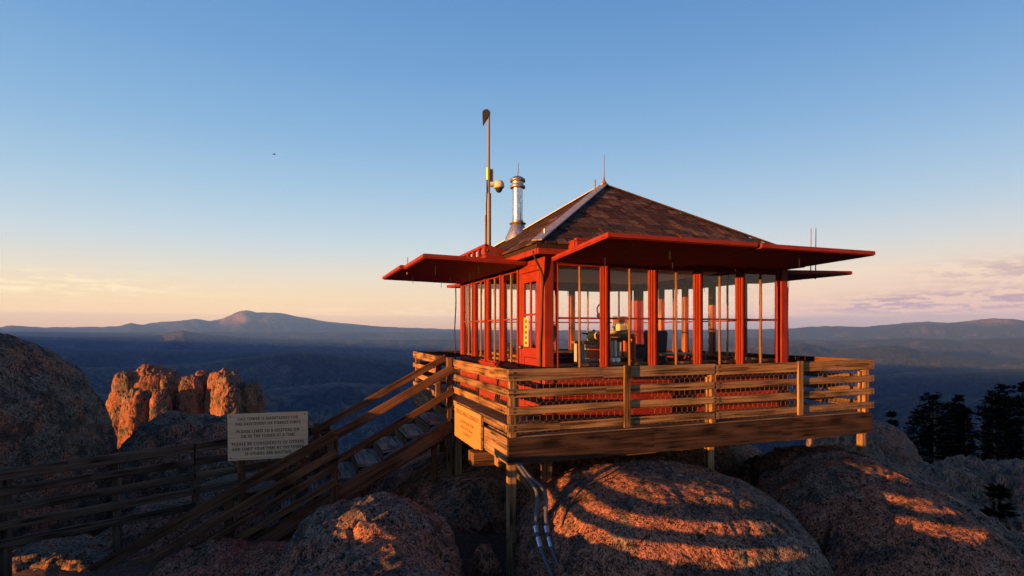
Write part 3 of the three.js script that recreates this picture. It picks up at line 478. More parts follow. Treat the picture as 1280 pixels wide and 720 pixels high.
// ---------------------------------------------------------------- signs
function textTexture(w, h, lines, back, ink, wear) {
  const c = document.createElement('canvas'); c.width = w; c.height = h; const x = c.getContext('2d');
  x.fillStyle = back; x.fillRect(0, 0, w, h);
  for (let j = 0; j < h; j++) { const n = grainAt(0.2, j / h * 0.9), m = nB(0.3, j / h); x.fillStyle = `rgba(${n > 0.5 ? '255,240,220' : '40,20,5'},${Math.abs(n - 0.5) * wear + (m > 0.75 ? 0.06 : 0)})`; x.fillRect(0, j, w, 1); }
  for (let i = 0; i < 900; i++) { x.fillStyle = `rgba(30,18,10,${0.05 + 0.12 * rnd()})`; x.fillRect(rnd() * w, rnd() * h, 8 + rnd() * 90, 1); }
  for (const l of lines) {
    if (l.rule) { x.fillStyle = ink; x.globalAlpha = 0.6; x.fillRect(l.rule[0] * w, l.y * h, (l.rule[1] - l.rule[0]) * w, Math.max(2, h * 0.006)); x.globalAlpha = 1; continue; }
    x.font = `bold ${Math.round(l.size * h)}px sans-serif`; x.fillStyle = l.ink || ink; x.textAlign = 'center'; x.textBaseline = 'middle';
    x.save(); x.translate(w / 2, l.y * h); x.scale(l.width * w / x.measureText(l.t).width, 1); x.fillText(l.t, 0, 0); x.restore();
  }
  const t = new THREE.CanvasTexture(c); t.colorSpace = THREE.SRGBColorSpace; return t;
}
function signBoard(parent, name, w, h, d, texture, side) {
  const g = new THREE.BoxGeometry(w, h, d), front = std(1, 1, 1, 0.8, { map: texture, bumpMap: texture, bumpScale: 0.002 });
  const m = new THREE.Mesh(g, [side, side, side, side, front, side]); m.name = name; m.castShadow = m.receiveShadow = true; parent.add(m); return m;
}
{
  const s = thing('visitor_notice', 'pale wooden notice board about limiting visitors, fixed to the plank fence', 'sign');
  const sc = new THREE.CylinderGeometry(0.012, 0.012, 0.01, 8); sc.rotateX(Math.PI / 2); for (const x of [-0.52, 0.52]) for (const y of [-0.3, 0.3]) part('screw', sc, M.rust, s).position.set(x, y, 0.019);
  const at = W(-3.63, 8.35, -0.32), t = textTexture(1024, 640, [
    { t: 'THIS TOWER IS MAINTAINED FOR', y: 0.115, size: 0.086, width: 0.76 }, { t: 'THE DISCOVERY OF FOREST FIRES', y: 0.225, size: 0.086, width: 0.82 }, { rule: [0.28, 0.7], y: 0.295 },
    { t: 'PLEASE LIMIT TO 5 VISITORS ON', y: 0.385, size: 0.086, width: 0.79 }, { t: 'OR IN THE TOWER AT A TIME', y: 0.49, size: 0.086, width: 0.68 }, { rule: [0.28, 0.7], y: 0.56 },
    { t: 'PLEASE BE CONSIDERATE OF OTHERS', y: 0.655, size: 0.086, width: 0.91 }, { t: 'AND LIMIT YOUR TIME AT THE TOWER', y: 0.765, size: 0.086, width: 0.9 }, { t: 'IF OTHERS ARE WAITING', y: 0.87, size: 0.086, width: 0.58 }], '#c0a386', '#33211a', 0.5);
  signBoard(s, 'board', 1.12, 0.685, 0.035, t, wood(0.4, 0.33, 0.29));
  for (const x of [-0.4, 0.4]) bx('mounting_post', x - 0.045, x + 0.045, -1.5, 0.25, -0.11, -0.0185, M.stairRail[2], s);
  s.position.copy(at); s.rotation.y = -TURN + 0.2; s.rotation.z = 0.012;
}
{
  const s = thing('deck_sign', 'yellow wooden name sign screwed to the side of the deck railing', 'sign');
  const t = textTexture(1024, 620, [{ t: 'DEVILS HEAD LOOKOUT', y: 0.2, size: 0.17, width: 0.86 }, { t: 'ELEVATION 9748', y: 0.44, size: 0.11, width: 0.52 }, { t: 'PIKE NATIONAL', y: 0.6, size: 0.11, width: 0.46 }, { t: 'FOREST', y: 0.76, size: 0.11, width: 0.3 }], '#93703f', '#3a1f0c', 0.45);
  const b = signBoard(s, 'board', 1.34, 0.5, 0.035, t, wood(0.55, 0.38, 0.2));
  const sc = new THREE.CylinderGeometry(0.009, 0.009, 0.008, 8); sc.rotateX(Math.PI / 2);
  for (const x of [-0.6, 0.6]) for (const y of [-0.1, 0.1]) part('screw', sc, M.steelDark, s).position.set(x, y, 0.019);
  s.position.set(-0.062, -0.11, -1.55); s.rotation.y = -Math.PI / 2;
}

// ---------------------------------------------------------------- cabin
const cabin = thing('lookout_cabin', 'red fire lookout cabin with window walls, raised shutters and shingled hip roof', 'cabin');
const C0 = 0.81, C1 = 5.08, SILL = 0.7, HEAD = 2.16, BAY = 0.804, B0 = 0.915;
bx('floor', C0 + 0.03, C1 - 0.03, 0.004, 0.03, -C1 + 0.03, -C0 - 0.03, M.inWood, cabin);
// one window: frame, glazing bars and four panes; origin at the middle of its foot, facing +z
function makeWindow(w, h) {
  const g = new THREE.Group(); g.name = 'window';
  const f = 0.022, d = 0.04;
  for (const s of [-1, 1]) bx('frame', s * (w / 2 - f), s * w / 2, 0, h, -d / 2, d / 2, M.red, g, 0.004);
  bx('frame', -w / 2 + f + 0.001, w / 2 - f - 0.001, 0, f, -d / 2 + 0.002, d / 2 - 0.002, M.red, g, 0.004); bx('frame', -w / 2 + f + 0.001, w / 2 - f - 0.001, h - f, h, -d / 2 + 0.002, d / 2 - 0.002, M.red, g, 0.004);
  bx('glazing_bar', -0.013, 0.013, f, h - f, -0.018, 0.018, M.varnish, g, 0.004);  // light orange wood tone, also standing in for sun on the bar's edge
  for (const s of [-1, 1]) bx('glazing_bar', s * 0.0145, s * (w / 2 - f - 0.001), h * 0.492 - 0.013, h * 0.492 + 0.013, -0.016, 0.016, M.red, g, 0.004);
  for (const sx of [-1, 1]) for (const [y0, y1] of [[f, h * 0.492 - 0.013], [h * 0.492 + 0.013, h - f]]) {
    const pw = w / 2 - f - 0.014, p = part('pane', new THREE.PlaneGeometry(pw, y1 - y0), M.glass, g); p.position.set(sx * (0.014 + pw / 2), (y0 + y1) / 2, 0);
  }
  return g;
}
const WINW = BAY - 0.106, window0 = makeWindow(WINW, HEAD - SILL);
let usedWindow = false;
const SIDES = [{ o: V(0, 0, -C0), r: 0 }, { o: V(C1, 0, 0), r: Math.PI / 2 }, { o: V(0, 0, -C1), r: Math.PI }, { o: V(C0, 0, 0), r: -Math.PI / 2 }];
// along: 0..4.27 from one corner of the wall to the other, for each of the four walls
const wallPoint = (k, s, y, out) => k === 0 ? V(C0 + s, y, -C0 + out) : k === 1 ? V(C1 + out, y, -C0 - s) : k === 2 ? V(C1 - s, y, -C1 - out) : V(C0 - out, y, -C1 + s);
const ROTY = [0, Math.PI / 2, Math.PI, -Math.PI / 2];
function onWall(name, k, s0, s1, y0, y1, o0, o1, mat, c) { const a = wallPoint(k, s0, y0, o0), b = wallPoint(k, s1, y1, o1); return bx(name, a.x, b.x, a.y, b.y, a.z, b.z, mat, cabin, c); }
const WL = C1 - C0;
for (let k = 0; k < 4; k++) {
  const door = k === 3;                                                     // on the stair side the bay next to the near corner is the door
  const sEnd = door ? WL - 0.86 : WL - 0.07;
  for (let i = 0; i < 4; i++) onWall('siding_board', k, 0.07, sEnd, 0.012 + i * 0.16, 0.012 + i * 0.16 + 0.156, -0.05, 0.004 + (i % 2) * 0.001, M.red, 0.008);
  onWall('window_shelf', k, 0.14, sEnd - 0.05, SILL + 0.045, SILL + 0.08, -0.2, -0.076, M.inWood, 0.005);
  onWall('sill', k, 0.07, sEnd, 0.656, SILL - 0.002, -0.08, 0.045, M.red, 0.006);
  onWall('header', k, 0.07, WL - 0.07, HEAD + 0.003, 2.3, -0.07, 0.012, M.red, 0.006);
  for (let b = 0; b <= 5; b++) {
    const s = 0.125 + b * BAY; if (b === 0 || b === 5) continue;
    onWall('mullion', k, s - 0.05, s + 0.05, door && b === 4 ? 0.012 : SILL, HEAD, -0.05, 0.022, M.red, 0.008);
    onWall('inner_casing', k, s - 0.056, s + 0.056, SILL + 0.085, HEAD, -0.066, -0.0505, M.varnish, 0.004);
    onWall('mullion', k, s - 0.02, s + 0.02, SILL, HEAD, 0.0225, 0.05, M.red, 0.006);
  }
  for (let b = 0; b < 5; b++) {
    if (door && b === 4) continue;
    const w = usedWindow ? window0.clone() : window0; usedWindow = true; cabin.add(w);
    const s = 0.125 + (b + 0.5) * BAY; w.position.copy(wallPoint(k, s, SILL, -0.01)); w.rotation.y = ROTY[k];
  }
}
for (const [x, z] of [[C0, -C0], [C1, -C0], [C1, -C1], [C0, -C1]]) { const sx = x === C0 ? -1 : 1, sz = z === -C0 ? 1 : -1; bx('corner_post', x + sx * 0.02, x - sx * 0.125, 0.01, 2.32, z + sz * 0.02, z - sz * 0.125, M.red, cabin, 0.01); }
// door
{
  const d = partGroup('door', cabin), zc = -(C0 + 0.125 + BAY / 2 - 0.03), x = C0;
  const dx = (name, z0, z1, y0, y1, o0, o1, mat, c) => bx(name, x - o1, x - o0, y0, y1, zc - z1, zc - z0, mat, d, c);
  dx('stile', -0.33, -0.235, 0.03, 2.08, -0.02, 0.02, M.red); dx('stile', 0.235, 0.33, 0.03, 2.08, -0.02, 0.02, M.red);
  dx('door_rail', -0.234, 0.234, 0.03, 0.16, -0.018, 0.018, M.red); dx('door_rail', -0.234, 0.234, 0.86, 1.0, -0.018, 0.018, M.red); dx('door_rail', -0.234, 0.234, 1.94, 2.08, -0.018, 0.018, M.red);
  for (let i = 0; i < 5; i++) dx('panel_board', -0.233, 0.233, 0.163 + i * 0.139, 0.163 + i * 0.139 + 0.135, -0.006, 0.008, M.red, 0.006);
  for (const zz of [-0.02, 0.02]) {}
  dx('glazing_bar', -0.02, 0.02, 1.001, 1.939, -0.014, 0.014, M.red); dx('glazing_bar', -0.233, -0.021, 1.46, 1.49, -0.013, 0.013, M.red); dx('glazing_bar', 0.021, 0.233, 1.46, 1.49, -0.013, 0.013, M.red);
  for (const s of [-1, 1]) for (const [y0, y1] of [[1.001, 1.459], [1.491, 1.939]]) { const p = part('pane', new THREE.PlaneGeometry(0.213, y1 - y0), M.glass, d); p.rotation.y = -Math.PI / 2; p.position.set(x, (y0 + y1) / 2, zc - s * 0.127); }
  const knob = part('handle', new THREE.SphereGeometry(0.03, 12, 8), M.steelDark, d); knob.position.set(x - 0.05, 1.0, zc - 0.28);
  for (const s of [-0.385, 0.355]) bx('door_frame', x - 0.03, x + 0.05, 0.012, HEAD, zc - s - 0.02, zc - s + 0.045, M.red, cabin, 0.006);
  bx('door_frame', x - 0.028, x + 0.05, 2.085, HEAD, zc - 0.33, zc + 0.33, M.red, cabin, 0.006);
}
{
  const s = thing('door_notice', 'narrow yellow notice with black lines of print on the cabin door glass', 'notice');
  const c = document.createElement('canvas'); c.width = 128; c.height = 320; const x = c.getContext('2d'); x.fillStyle = '#b09a64'; x.fillRect(0, 0, 128, 320); x.fillStyle = '#1c1812';
  [[30, 92], [34, 86], [24, 96], [38, 84], [34, 96]].forEach(([a, b], i) => { let u = a; while (u < b) { const w = 8 + rnd() * 8; x.fillRect(u, 26 + i * 60, w, 34); u += w + 4; } });
  const t = new THREE.CanvasTexture(c); t.colorSpace = THREE.SRGBColorSpace;
  signBoard(s, 'card', 0.17, 0.42, 0.006, t, M.cream); s.position.set(C0 - 0.022, 1.225, -(C0 + 0.125 + BAY / 2 - 0.03) - 0.13); s.rotation.y = -Math.PI / 2;
}
// ceiling, eaves and roof
bx('ceiling', C0 + 0.02, C1 - 0.02, 2.302, 2.325, -C1 + 0.02, -C0 - 0.02, M.ceiling, cabin);
const E0 = C0 - 0.21, E1 = C1 + 0.21, EY = 2.385, MID = (C0 + C1) / 2, APEX = 3.9;
for (const [a, b] of [[V(E0 + 0.02, 0, -E0 - 0.03), V(E1 - 0.02, 0, -E0 - 0.03)], [V(E0 + 0.02, 0, -E1 + 0.03), V(E1 - 0.02, 0, -E1 + 0.03)], [V(E0 + 0.03, 0, -E0 - 0.055), V(E0 + 0.03, 0, -E1 + 0.055)], [V(E1 - 0.03, 0, -E0 - 0.055), V(E1 - 0.03, 0, -E1 + 0.055)]]) beam('eave_board', a.setY(2.315), b.setY(2.315), 0.04, 0.12, M.red, cabin, 0.006);
const roof = partGroup('roof', cabin);
{
  const h = (E1 - E0) / 2, top = V(MID, APEX, -MID), eave = [V(E0, EY, -E0), V(E1, EY, -E0), V(E1, EY, -E1), V(E0, EY, -E1)], low = V(0, -0.05, 0);
  const p = []; const tri = (a, b, c) => p.push(a.x, a.y, a.z, b.x, b.y, b.z, c.x, c.y, c.z);
  for (let i = 0; i < 4; i++) { const a = eave[i], b = eave[(i + 1) % 4], a2 = a.clone().add(low), b2 = b.clone().add(low); tri(a, b, top); tri(a2, b2, b); tri(a2, b, a); }
  const e2 = eave.map((v) => v.clone().add(low)); tri(e2[0], e2[2], e2[1]); tri(e2[0], e2[3], e2[2]);
  const g = new THREE.BufferGeometry(); g.setAttribute('position', new THREE.Float32BufferAttribute(p, 3)); g.setAttribute('uv', new THREE.Float32BufferAttribute(new Float32Array(p.length / 3 * 2), 2)); g.computeVertexNormals();
  part('roof_deck', g, M.shingle[3], roof);
  // wood shingles in courses
  const rise = APEX - EY, slope = Math.hypot(h, rise), COURSES = 18, ex = slope / COURSES, shingleBox = new THREE.BoxGeometry(1, 1, 1);
  { const u = shingleBox.attributes.uv; for (let i = 0; i < u.count; i++) u.setXY(i, u.getX(i) * 0.9, u.getY(i) * 0.6); }
  const bulk = [];
  for (let k = 0; k < 4; k++) {
    const ang = Math.atan2(rise, h), out = [V(0, 0, 1), V(1, 0, 0), V(0, 0, -1), V(-1, 0, 0)][k], along = [V(1, 0, 0), V(0, 0, -1), V(-1, 0, 0), V(0, 0, 1)][k];
    const upS = out.clone().multiplyScalar(-Math.cos(ang)).add(V(0, Math.sin(ang), 0)), nrm = along.clone().cross(upS).normalize().multiplyScalar(1); if (nrm.y < 0) nrm.negate();
    const foot = V(MID, EY, -MID).addScaledVector(out, h);
    let single = 0;
    for (let c = 0; c < COURSES; c++) {
      const s0 = c * ex - 0.015, half = h * (1 - Math.max(0, s0 + ex * 1.1) / slope) + 0.02; let u = -half;
      while (u < half - 0.03) {
        let w = rr(0.13, 0.27); if (u + w > half - 0.06) w = half - u;
        const len = ex * 1.45, thick = rr(0.012, 0.024), cc = foot.clone().addScaledVector(along, u + w / 2).addScaledVector(upS, s0 + len / 2 + rr(-0.012, 0.006)).addScaledVector(nrm, 0.012 + thick / 2 + rr(0, 0.008));
        const tilt = 0.035 + rr(-0.006, 0.02), upT = upS.clone().multiplyScalar(Math.cos(tilt)).addScaledVector(nrm, -Math.sin(tilt)).normalize(), nT = along.clone().cross(upT).normalize(); if (nT.y < 0) nT.negate();
        const xA = upT.clone().cross(nT), m4 = new THREE.Matrix4().makeBasis(xA.clone().multiplyScalar(Math.min(w - 0.006, 2 * half)), upT.clone().multiplyScalar(len), nT.clone().multiplyScalar(thick)).setPosition(cc);
        const mine = k === 0 ? single < 235 : k === 3 ? (u > 0.25 && single < 62) : false;
        if (mine) { const m = part('shingle', shingleBox, pick(M.shingle), roof); m.matrixAutoUpdate = true; m.applyMatrix4(m4); single++; } else { const gg = shingleBox.clone(); gg.applyMatrix4(m4); bulk.push(gg); }
        u += w;
      }
    }
  }
  const b = part('shingles', mergeGeometries(bulk), M.shingle[1], roof); b.userData.kind = 'stuff';
  for (let i = 0; i < 4; i++) { const a = eave[i].clone().add(V(0, 0.045, 0)), t = top.clone().add(V(0, 0.04, 0)); const m = part('hip_flashing', beamGeo(a, t, 0.15, 0.02, 0.004), i === 0 || i === 3 ? M.flash : M.shingle[1], roof); }
  part('finial', lathe([[0, 0.13], [0.01, 0.12], [0.022, 0.05], [0.05, 0.0], [0.06, -0.05], [0, -0.05]], 12), M.rust, roof).position.set(MID, APEX + 0.06, -MID);
  part('lightning_rod', rodGeo(V(MID, APEX + 0.15, -MID), V(MID, APEX + 0.58, -MID), 0.009, 0.006, 6), M.pole, roof);
  part('lightning_rod', rodGeo(V(MID - 0.42, APEX - 0.24, -MID + 0.42), V(MID - 0.42, APEX - 0.02, -MID + 0.42), 0.012, 0.012, 6), M.steelDark, roof);
  part('lightning_rod', rodGeo(V(E0 + 0.2, EY + 0.14, -E0 - 0.2), V(E0 + 0.2, EY + 0.24, -E0 - 0.2), 0.014, 0.014, 6), M.galvDull, roof);
}
// raised shutters: a panel with edge battens, hinged at the head of the window wall
function shutter(k, s0, s1, reach, yIn, yOut, extra = 0) {
  const g = partGroup('shutter', cabin);
  const P = (s, o, dy = 0) => wallPoint(k, s, lerp(yIn, yOut, (o - 0.03) / reach) + dy, o);
  const o0 = 0.03, o1 = 0.03 + reach;
  const slab = (name, sa, sb, oa, ob, dy, th, mat) => {                       // a sloped board
    const a = P((sa + sb) / 2, oa, dy), b = P((sa + sb) / 2, ob, dy), d = b.clone().sub(a), L = d.length(), geo = boardGeo(L, th, Math.abs(sb - sa), 0.004);
    const x = d.normalize(), z = wallPoint(k, 1, 0, 0).sub(wallPoint(k, 0, 0, 0)).normalize(), y = z.clone().cross(x).normalize(); if (y.y < 0) { y.negate(); z.negate(); }
    geo.applyMatrix4(new THREE.Matrix4().makeBasis(x, y, z).setPosition(a.add(b).multiplyScalar(0.5))); return part(name, geo, mat, g);
  };
  const nb = Math.max(3, Math.round((s1 - s0) / 0.3)), bw = (s1 - s0) / nb;
  for (let i = 0; i < nb; i++) slab('panel_board', s0 + i * bw + 0.0015, s0 + (i + 1) * bw - 0.0015, o0, o1 - 0.003, 0, 0.018, M.red);
  for (const [a, b] of [[s0, s0 + 0.07], [s1 - 0.07, s1]]) slab('batten', a, b, o0 + 0.001, o1, 0.0325, 0.045, M.red);
  slab('batten', s0 + 0.071, s1 - 0.071, o1 - 0.07, o1, 0.0325, 0.045, M.red);
  slab('batten', s0, s1, o1 + 0.0005, o1 + 0.018, 0.024, 0.05, M.red);
  for (let i = 1; i < 4; i++) { const s = lerp(s0, s1, i / 4); slab('batten', s - 0.03, s + 0.03, o0 + 0.01, o1 - 0.075, 0.031, 0.04, M.red); }
  for (const [s, o] of [[lerp(s0, s1, 0.25), 0.55], [lerp(s0, s1, 0.72), 0.62], [lerp(s0, s1, 0.5), 1.2]]) { const p = P(s, Math.min(o, reach - 0.1), -0.01); part('hook', rodGeo(p, p.clone().setY(p.y - 0.14), 0.005, 0.005, 5), M.black, g); }
  return g;
}
shutter(0, 0.08, 2.2, 1.48, 2.19, 2.285); shutter(0, 2.24, 4.22, 1.5, 2.23, 2.275);
shutter(3, 2.15, 3.68, 1.5, 2.205, 2.24); shutter(3, 0.02, 2.12, 1.56, 2.21, 2.25);
shutter(1, 0.05, 2.1, 1.5, 2.18, 2.215); shutter(1, 2.13, 4.2, 1.5, 2.18, 2.25);
shutter(2, 0.05, 2.1, 1.5, 2.18, 2.24); shutter(2, 2.13, 4.2, 1.5, 2.18, 2.24);
// ladder-like frames over the shutters, from the eaves outwards
{
  const fr = partGroup('shutter_frame', cabin);
  bx('frame_rail', 1.06, 4.6, 2.42, 2.455, -0.44, -0.38, M.red, fr, 0.006); bx('frame_rail', 1.06, 4.6, 2.305, 2.335, -0.44, -0.38, M.red, fr, 0.006);
  for (const x of [1.07, 1.45, 1.83, 2.2, 2.6, 3.0, 3.4, 3.8, 4.2]) bx('frame_stud', x, x + (x < 1.1 ? 0.13 : 0.06), 2.336, 2.419, -0.438, -0.382, M.red, fr, 0.005);
  bx('frame_rail', 1.06, 1.1, 2.3, 2.44, -0.45, -0.62, M.red, fr, 0.006);
  const f2 = partGroup('shutter_frame', cabin);
  bx('frame_rail', 0.28, 0.34, 2.5, 2.545, -1.85, -4.3, M.red, f2, 0.006); bx('frame_rail', 0.28, 0.34, 2.33, 2.37, -1.85, -4.3, M.red, f2, 0.006);
  for (let i = 0; i < 9; i++) bx('frame_stud', 0.282, 0.338, 2.371, 2.499, -1.86 - i * 0.3, -1.86 - i * 0.3 - (i ? 0.07 : 0.12), M.red, f2, 0.005);
  beam('frame_rail', V(0.29, 2.51, -1.87), V(0.72, 2.4, -1.87), 0.04, 0.07, M.red, f2); beam('frame_rail', V(0.29, 2.4, -1.875), V(0.72, 2.34, -1.875), 0.04, 0.05, M.red, f2); beam('frame_rail', V(0.29, 2.35, -1.845), V(0.72, 2.3, -1.845), 0.035, 0.04, M.red, f2);
}
// chimney
{
  const ch = partGroup('chimney', cabin), x = 1.72, z = -4.2;
  const cone = part('flashing_cone', lathe([[0.3, -0.35], [0.24, 0.02], [0.15, 0.22], [0.118, 0.3]], 24), M.galvDull, ch); cone.position.set(x, 3.06, z);
  part('collar', lathe([[0.11, 0], [0.165, 0.005], [0.165, 0.022], [0.12, 0.03]], 24), M.rust, ch).position.set(x, 3.34, z);
  part('pipe', new THREE.CylinderGeometry(0.104, 0.104, 0.78, 28, 1, true), M.galv, ch).position.set(x, 3.74, z);
  part('band', lathe([[0.1, 0], [0.115, 0.003], [0.115, 0.04], [0.1, 0.045]], 24), M.galvDull, ch).position.set(x, 3.375, z);
  part('cap', lathe([[0.1, -0.03], [0.145, -0.02], [0.15, 0.02], [0.12, 0.035], [0.118, 0.11], [0.15, 0.12], [0.152, 0.15], [0.08, 0.2], [0, 0.215]], 24), M.galvDull, ch).position.set(x, 4.08, z);
  for (const y of [4.065, 4.19]) part('cap_ring', new THREE.TorusGeometry(0.142, 0.012, 8, 28).rotateX(Math.PI / 2), M.rust, ch).position.set(x, y, z);
  part('chimney_rod', rodGeo(V(x, 4.28, z), V(x + 0.02, 4.56, z), 0.012, 0.006, 6), M.pole, ch);
}

// ---------------------------------------------------------------- mast with weather camera, antennas, cables
{
  const m = thing('camera_mast', 'tall metal mast with a white dome camera behind the cabin roof', 'mast'), x = 1.5, z = -5.35;
  m.position.set(x, 0, z);
  part('pole', rodGeo(V(0, 0, 0), V(0, 4.2, 0), 0.05, 0.048, 12), M.pole, m);
  part('upper_pole', rodGeo(V(-0.01, 4.2, 0), V(-0.005, 5.9, 0), 0.032, 0.028, 10), M.pole, m);
  part('clamp', rodGeo(V(-0.02, 4.48, 0), V(-0.02, 4.74, 0), 0.05, 0.05, 10), M.brass, m);
  bx('bracket', 0.02, 0.09, 4.46, 4.72, -0.03, 0.03, M.rust, m);
  const cam = partGroup('dome_camera', m);
  part('camera_arm', rodGeo(V(0.03, 4.38, 0), V(0.2, 4.42, 0.02), 0.045, 0.05, 10), M.cream, cam);
  part('camera_body', lathe([[0, 0.11], [0.08, 0.1], [0.115, 0.05], [0.12, -0.03], [0.1, -0.06], [0, -0.065]], 20), M.cream, cam).position.set(0.22, 4.38, 0.02);
  part('camera_lens', new THREE.SphereGeometry(0.075, 16, 10), M.black, cam).position.set(0.22, 4.3, 0.02);
  const sh = new THREE.Shape(); sh.moveTo(0.04, 0.1); sh.absarc(-0.02, 0.1, 0.095, 0, Math.PI); sh.lineTo(-0.105, -0.2); sh.closePath();
  const vane = part('wind_vane', new THREE.ExtrudeGeometry(sh, { depth: 0.06, bevelEnabled: true, bevelSize: 0.008, bevelThickness: 0.008, bevelSegments: 2 }), M.black, m); vane.position.set(-0.03, 5.83, -0.03); vane.rotation.y = -TURN; vane.scale.setScalar(0.85);
  part('side_rod', rodGeo(V(-0.08, 2.4, 0), V(-0.08, 3.72, 0), 0.018, 0.014, 8), M.steelDark, m);
  part('cable', tubeGeo([V(-0.045, 4.6, 0), V(-0.055, 4.2, 0.02), V(-0.06, 3.9, 0), V(-0.055, 3.5, 0.01), V(-0.05, 2.5, 0)], 0.012, 30, 6), M.rubber, m);
}
for (const [x, z, y0, y1, label] of [[6.05, -1.2, 2.2, 3.03, 'thinner whip antenna on the far shutter, beside a taller one'], [6.22, -1.25, 2.2, 3.06, 'taller whip antenna standing on the far shutter'], [-0.6, -3.4, 2.25, 2.5, 'short rod on top of the stair side shutter']]) {
  const a = thing('whip_antenna', label, 'antenna', 'whip antennas on the shutters'); a.position.set(x, y0, z);
  part('rod', rodGeo(V(0, -0.05, 0), V(0.01, y1 - y0, 0), 0.011, 0.007, 6), M.steelDark, a); part('antenna_foot', new THREE.CylinderGeometry(0.022, 0.026, 0.05, 8), M.rubber, a).position.y = 0.03;
}
{
  const c = part('black_cable', tubeGeo([V(0.6, 2.3, -0.72), V(0.64, 2.2, -0.74), V(0.76, 2.0, -0.78), V(0.775, 1.7, -0.82), V(0.77, 1.35, -0.83), V(0.765, 1.05, -0.86), V(0.77, 0.6, -0.87), V(0.76, 0.03, -0.88)], 0.014, 60, 6), M.rubber, scene);
  tag(c, 'black cable hanging down the corner post beside the door', 'cable');
  const r = part('tie_rope', tubeGeo([V(0.72, 2.18, -5.2), V(0.74, 1.8, -5.25), V(0.7, 1.2, -5.2), V(0.72, 0.8, -5.22), V(0.72, 0.05, -5.2)], 0.013, 40, 6), M.rubber, scene);
  tag(r, 'dark tie rope hanging at the far end of the stair side windows', 'rope');
  const q = part('tie_chain', tubeGeo([V(5.16, 1.95, -0.85), V(5.15, 1.4, -0.85), V(5.17, 1.1, -0.86), V(5.16, 0.78, -0.85)], 0.01, 40, 6), M.steelDark, scene);
  tag(q, 'thin chain hanging down the cabin corner above the long railing', 'chain');
}
// cables and conduits on the rock
for (const [dx, label] of [[0, 'black conduit running down from the deck, beside the corner post'], [0.11, 'black conduit next to the boulder, parallel to the other one']]) {
  const t = thing('conduit', label, 'conduit', 'black conduits under the deck corner');
  const o = W(0.12 + dx * 0.9, 6.35 - dx * 0.4, -0.32);
  t.position.copy(o);
  const P = (lat, dep, y) => W(lat, dep, y).sub(o);
  part('pipe', tubeGeo([P(0.06 + dx * 0.3, 6.5, -0.3), P(0.16 + dx * 0.4, 6.35, -0.41), P(0.27 + dx * 0.8, 6.2, -0.53), P(0.255 + dx, 6.0, -0.78), P(0.28 + dx, 5.75, -0.94), P(0.386 + dx, 5.4, -1.12), P(0.5 + dx, 5.2, -1.4)], 0.021, 70, 10), M.conduit, t);
  for (const [a, b] of [[[0.25, 5.93, -0.83], [0.262, 5.86, -0.875]], [[0.272, 5.81, -0.905], [0.29, 5.71, -0.965]]]) part('coupling', rodGeo(P(a[0] + dx, a[1], a[2]), P(b[0] + dx, b[1], b[2]), 0.03, 0.03, 12), M.galv, t);
}
tag(part('loose_cable', tubeGeo([W(1.48, 6.78, -0.31), W(1.06, 6.25, -0.37), W(0.77, 6.1, -0.47), W(0.56, 5.9, -0.69), W(0.49, 5.65, -0.92), W(0.512, 5.35, -1.12), W(0.6, 5.1, -1.4)], 0.009, 80, 6), M.rubber, scene), 'thin black cable looping over the striped boulder', 'cable');
{
  const t = thing('survey_stake', 'short dark metal stake set in a pale concrete patch on the dome', 'stake'), p = W(5.85, 7.45, -1.12); t.position.copy(p);
  part('stake', rodGeo(V(0, -0.1, 0), V(0.05, 0.3, 0), 0.016, 0.015, 6), M.rust, t); part('stake_plate', boardGeo(0.1, 0.02, 0.07, 0.004), M.rust, t);
}
{
  const b = thing('bird', 'small dark bird gliding high in the open sky', 'bird'); b.position.copy(W(-297 / 700 * 60, 60, EYE.y + 219 / 700 * 60));
  const g = new THREE.SphereGeometry(0.05, 12, 8).scale(2.4, 0.8, 0.8); part('body', g, M.black, b);
  for (const s of [-1, 1]) { const w = new THREE.Shape(); w.moveTo(-0.06, 0); w.quadraticCurveTo(0.02, 0.16 * s, -0.08, 0.3 * s); w.lineTo(-0.02, 0.3 * s); w.quadraticCurveTo(0.1, 0.12 * s, 0.07, 0); const e = new THREE.ExtrudeGeometry(w, { depth: 0.012, bevelEnabled: false }); e.rotateX(-Math.PI / 2 + 0.15 * s); part('wing', e, M.black, b); }
  part('tail', new THREE.ConeGeometry(0.05, 0.12, 8).scale(1, 1, 0.3).rotateZ(-Math.PI / 2).translate(-0.14, 0, 0), M.black, b);
}

// ---------------------------------------------------------------- inside the cabin
{
  const st = thing('cook_cabinet', 'small grey cook cabinet with orange trim under the yellow pot', 'cabinet'); st.position.set(2.17, 0.03, -2.0);
  bx('carcass', -0.22, 0.22, 0, 1.0, -0.2, 0.2, M.inGrey, st); bx('top', -0.26, 0.26, 1.002, 1.04, -0.24, 0.24, M.inWood, st); bx('cabinet_door', -0.18, 0.18, 0.5, 0.72, 0.202, 0.22, M.steelDark, st); bx('cabinet_door', -0.18, 0.18, 0.76, 0.96, 0.202, 0.22, M.orange, st); part('knob', new THREE.SphereGeometry(0.02, 10, 8), M.brass, st).position.set(0.1, 0.62, 0.235);
  const pot = thing('yellow_pot', 'yellow enamel pot with a handle standing on the cook cabinet', 'pot'); pot.position.set(2.2, 1.073, -1.98);
  part('bowl', lathe([[0, 0], [0.07, 0.005], [0.115, 0.05], [0.12, 0.11], [0.1, 0.15], [0, 0.16]], 24), M.yellowPot, pot); part('handle', rodGeo(V(-0.1, 0.11, 0), V(-0.21, 0.13, 0), 0.014, 0.012, 6), M.black, pot); part('lid_knob', new THREE.SphereGeometry(0.02, 10, 8), M.black, pot).position.y = 0.17;
}
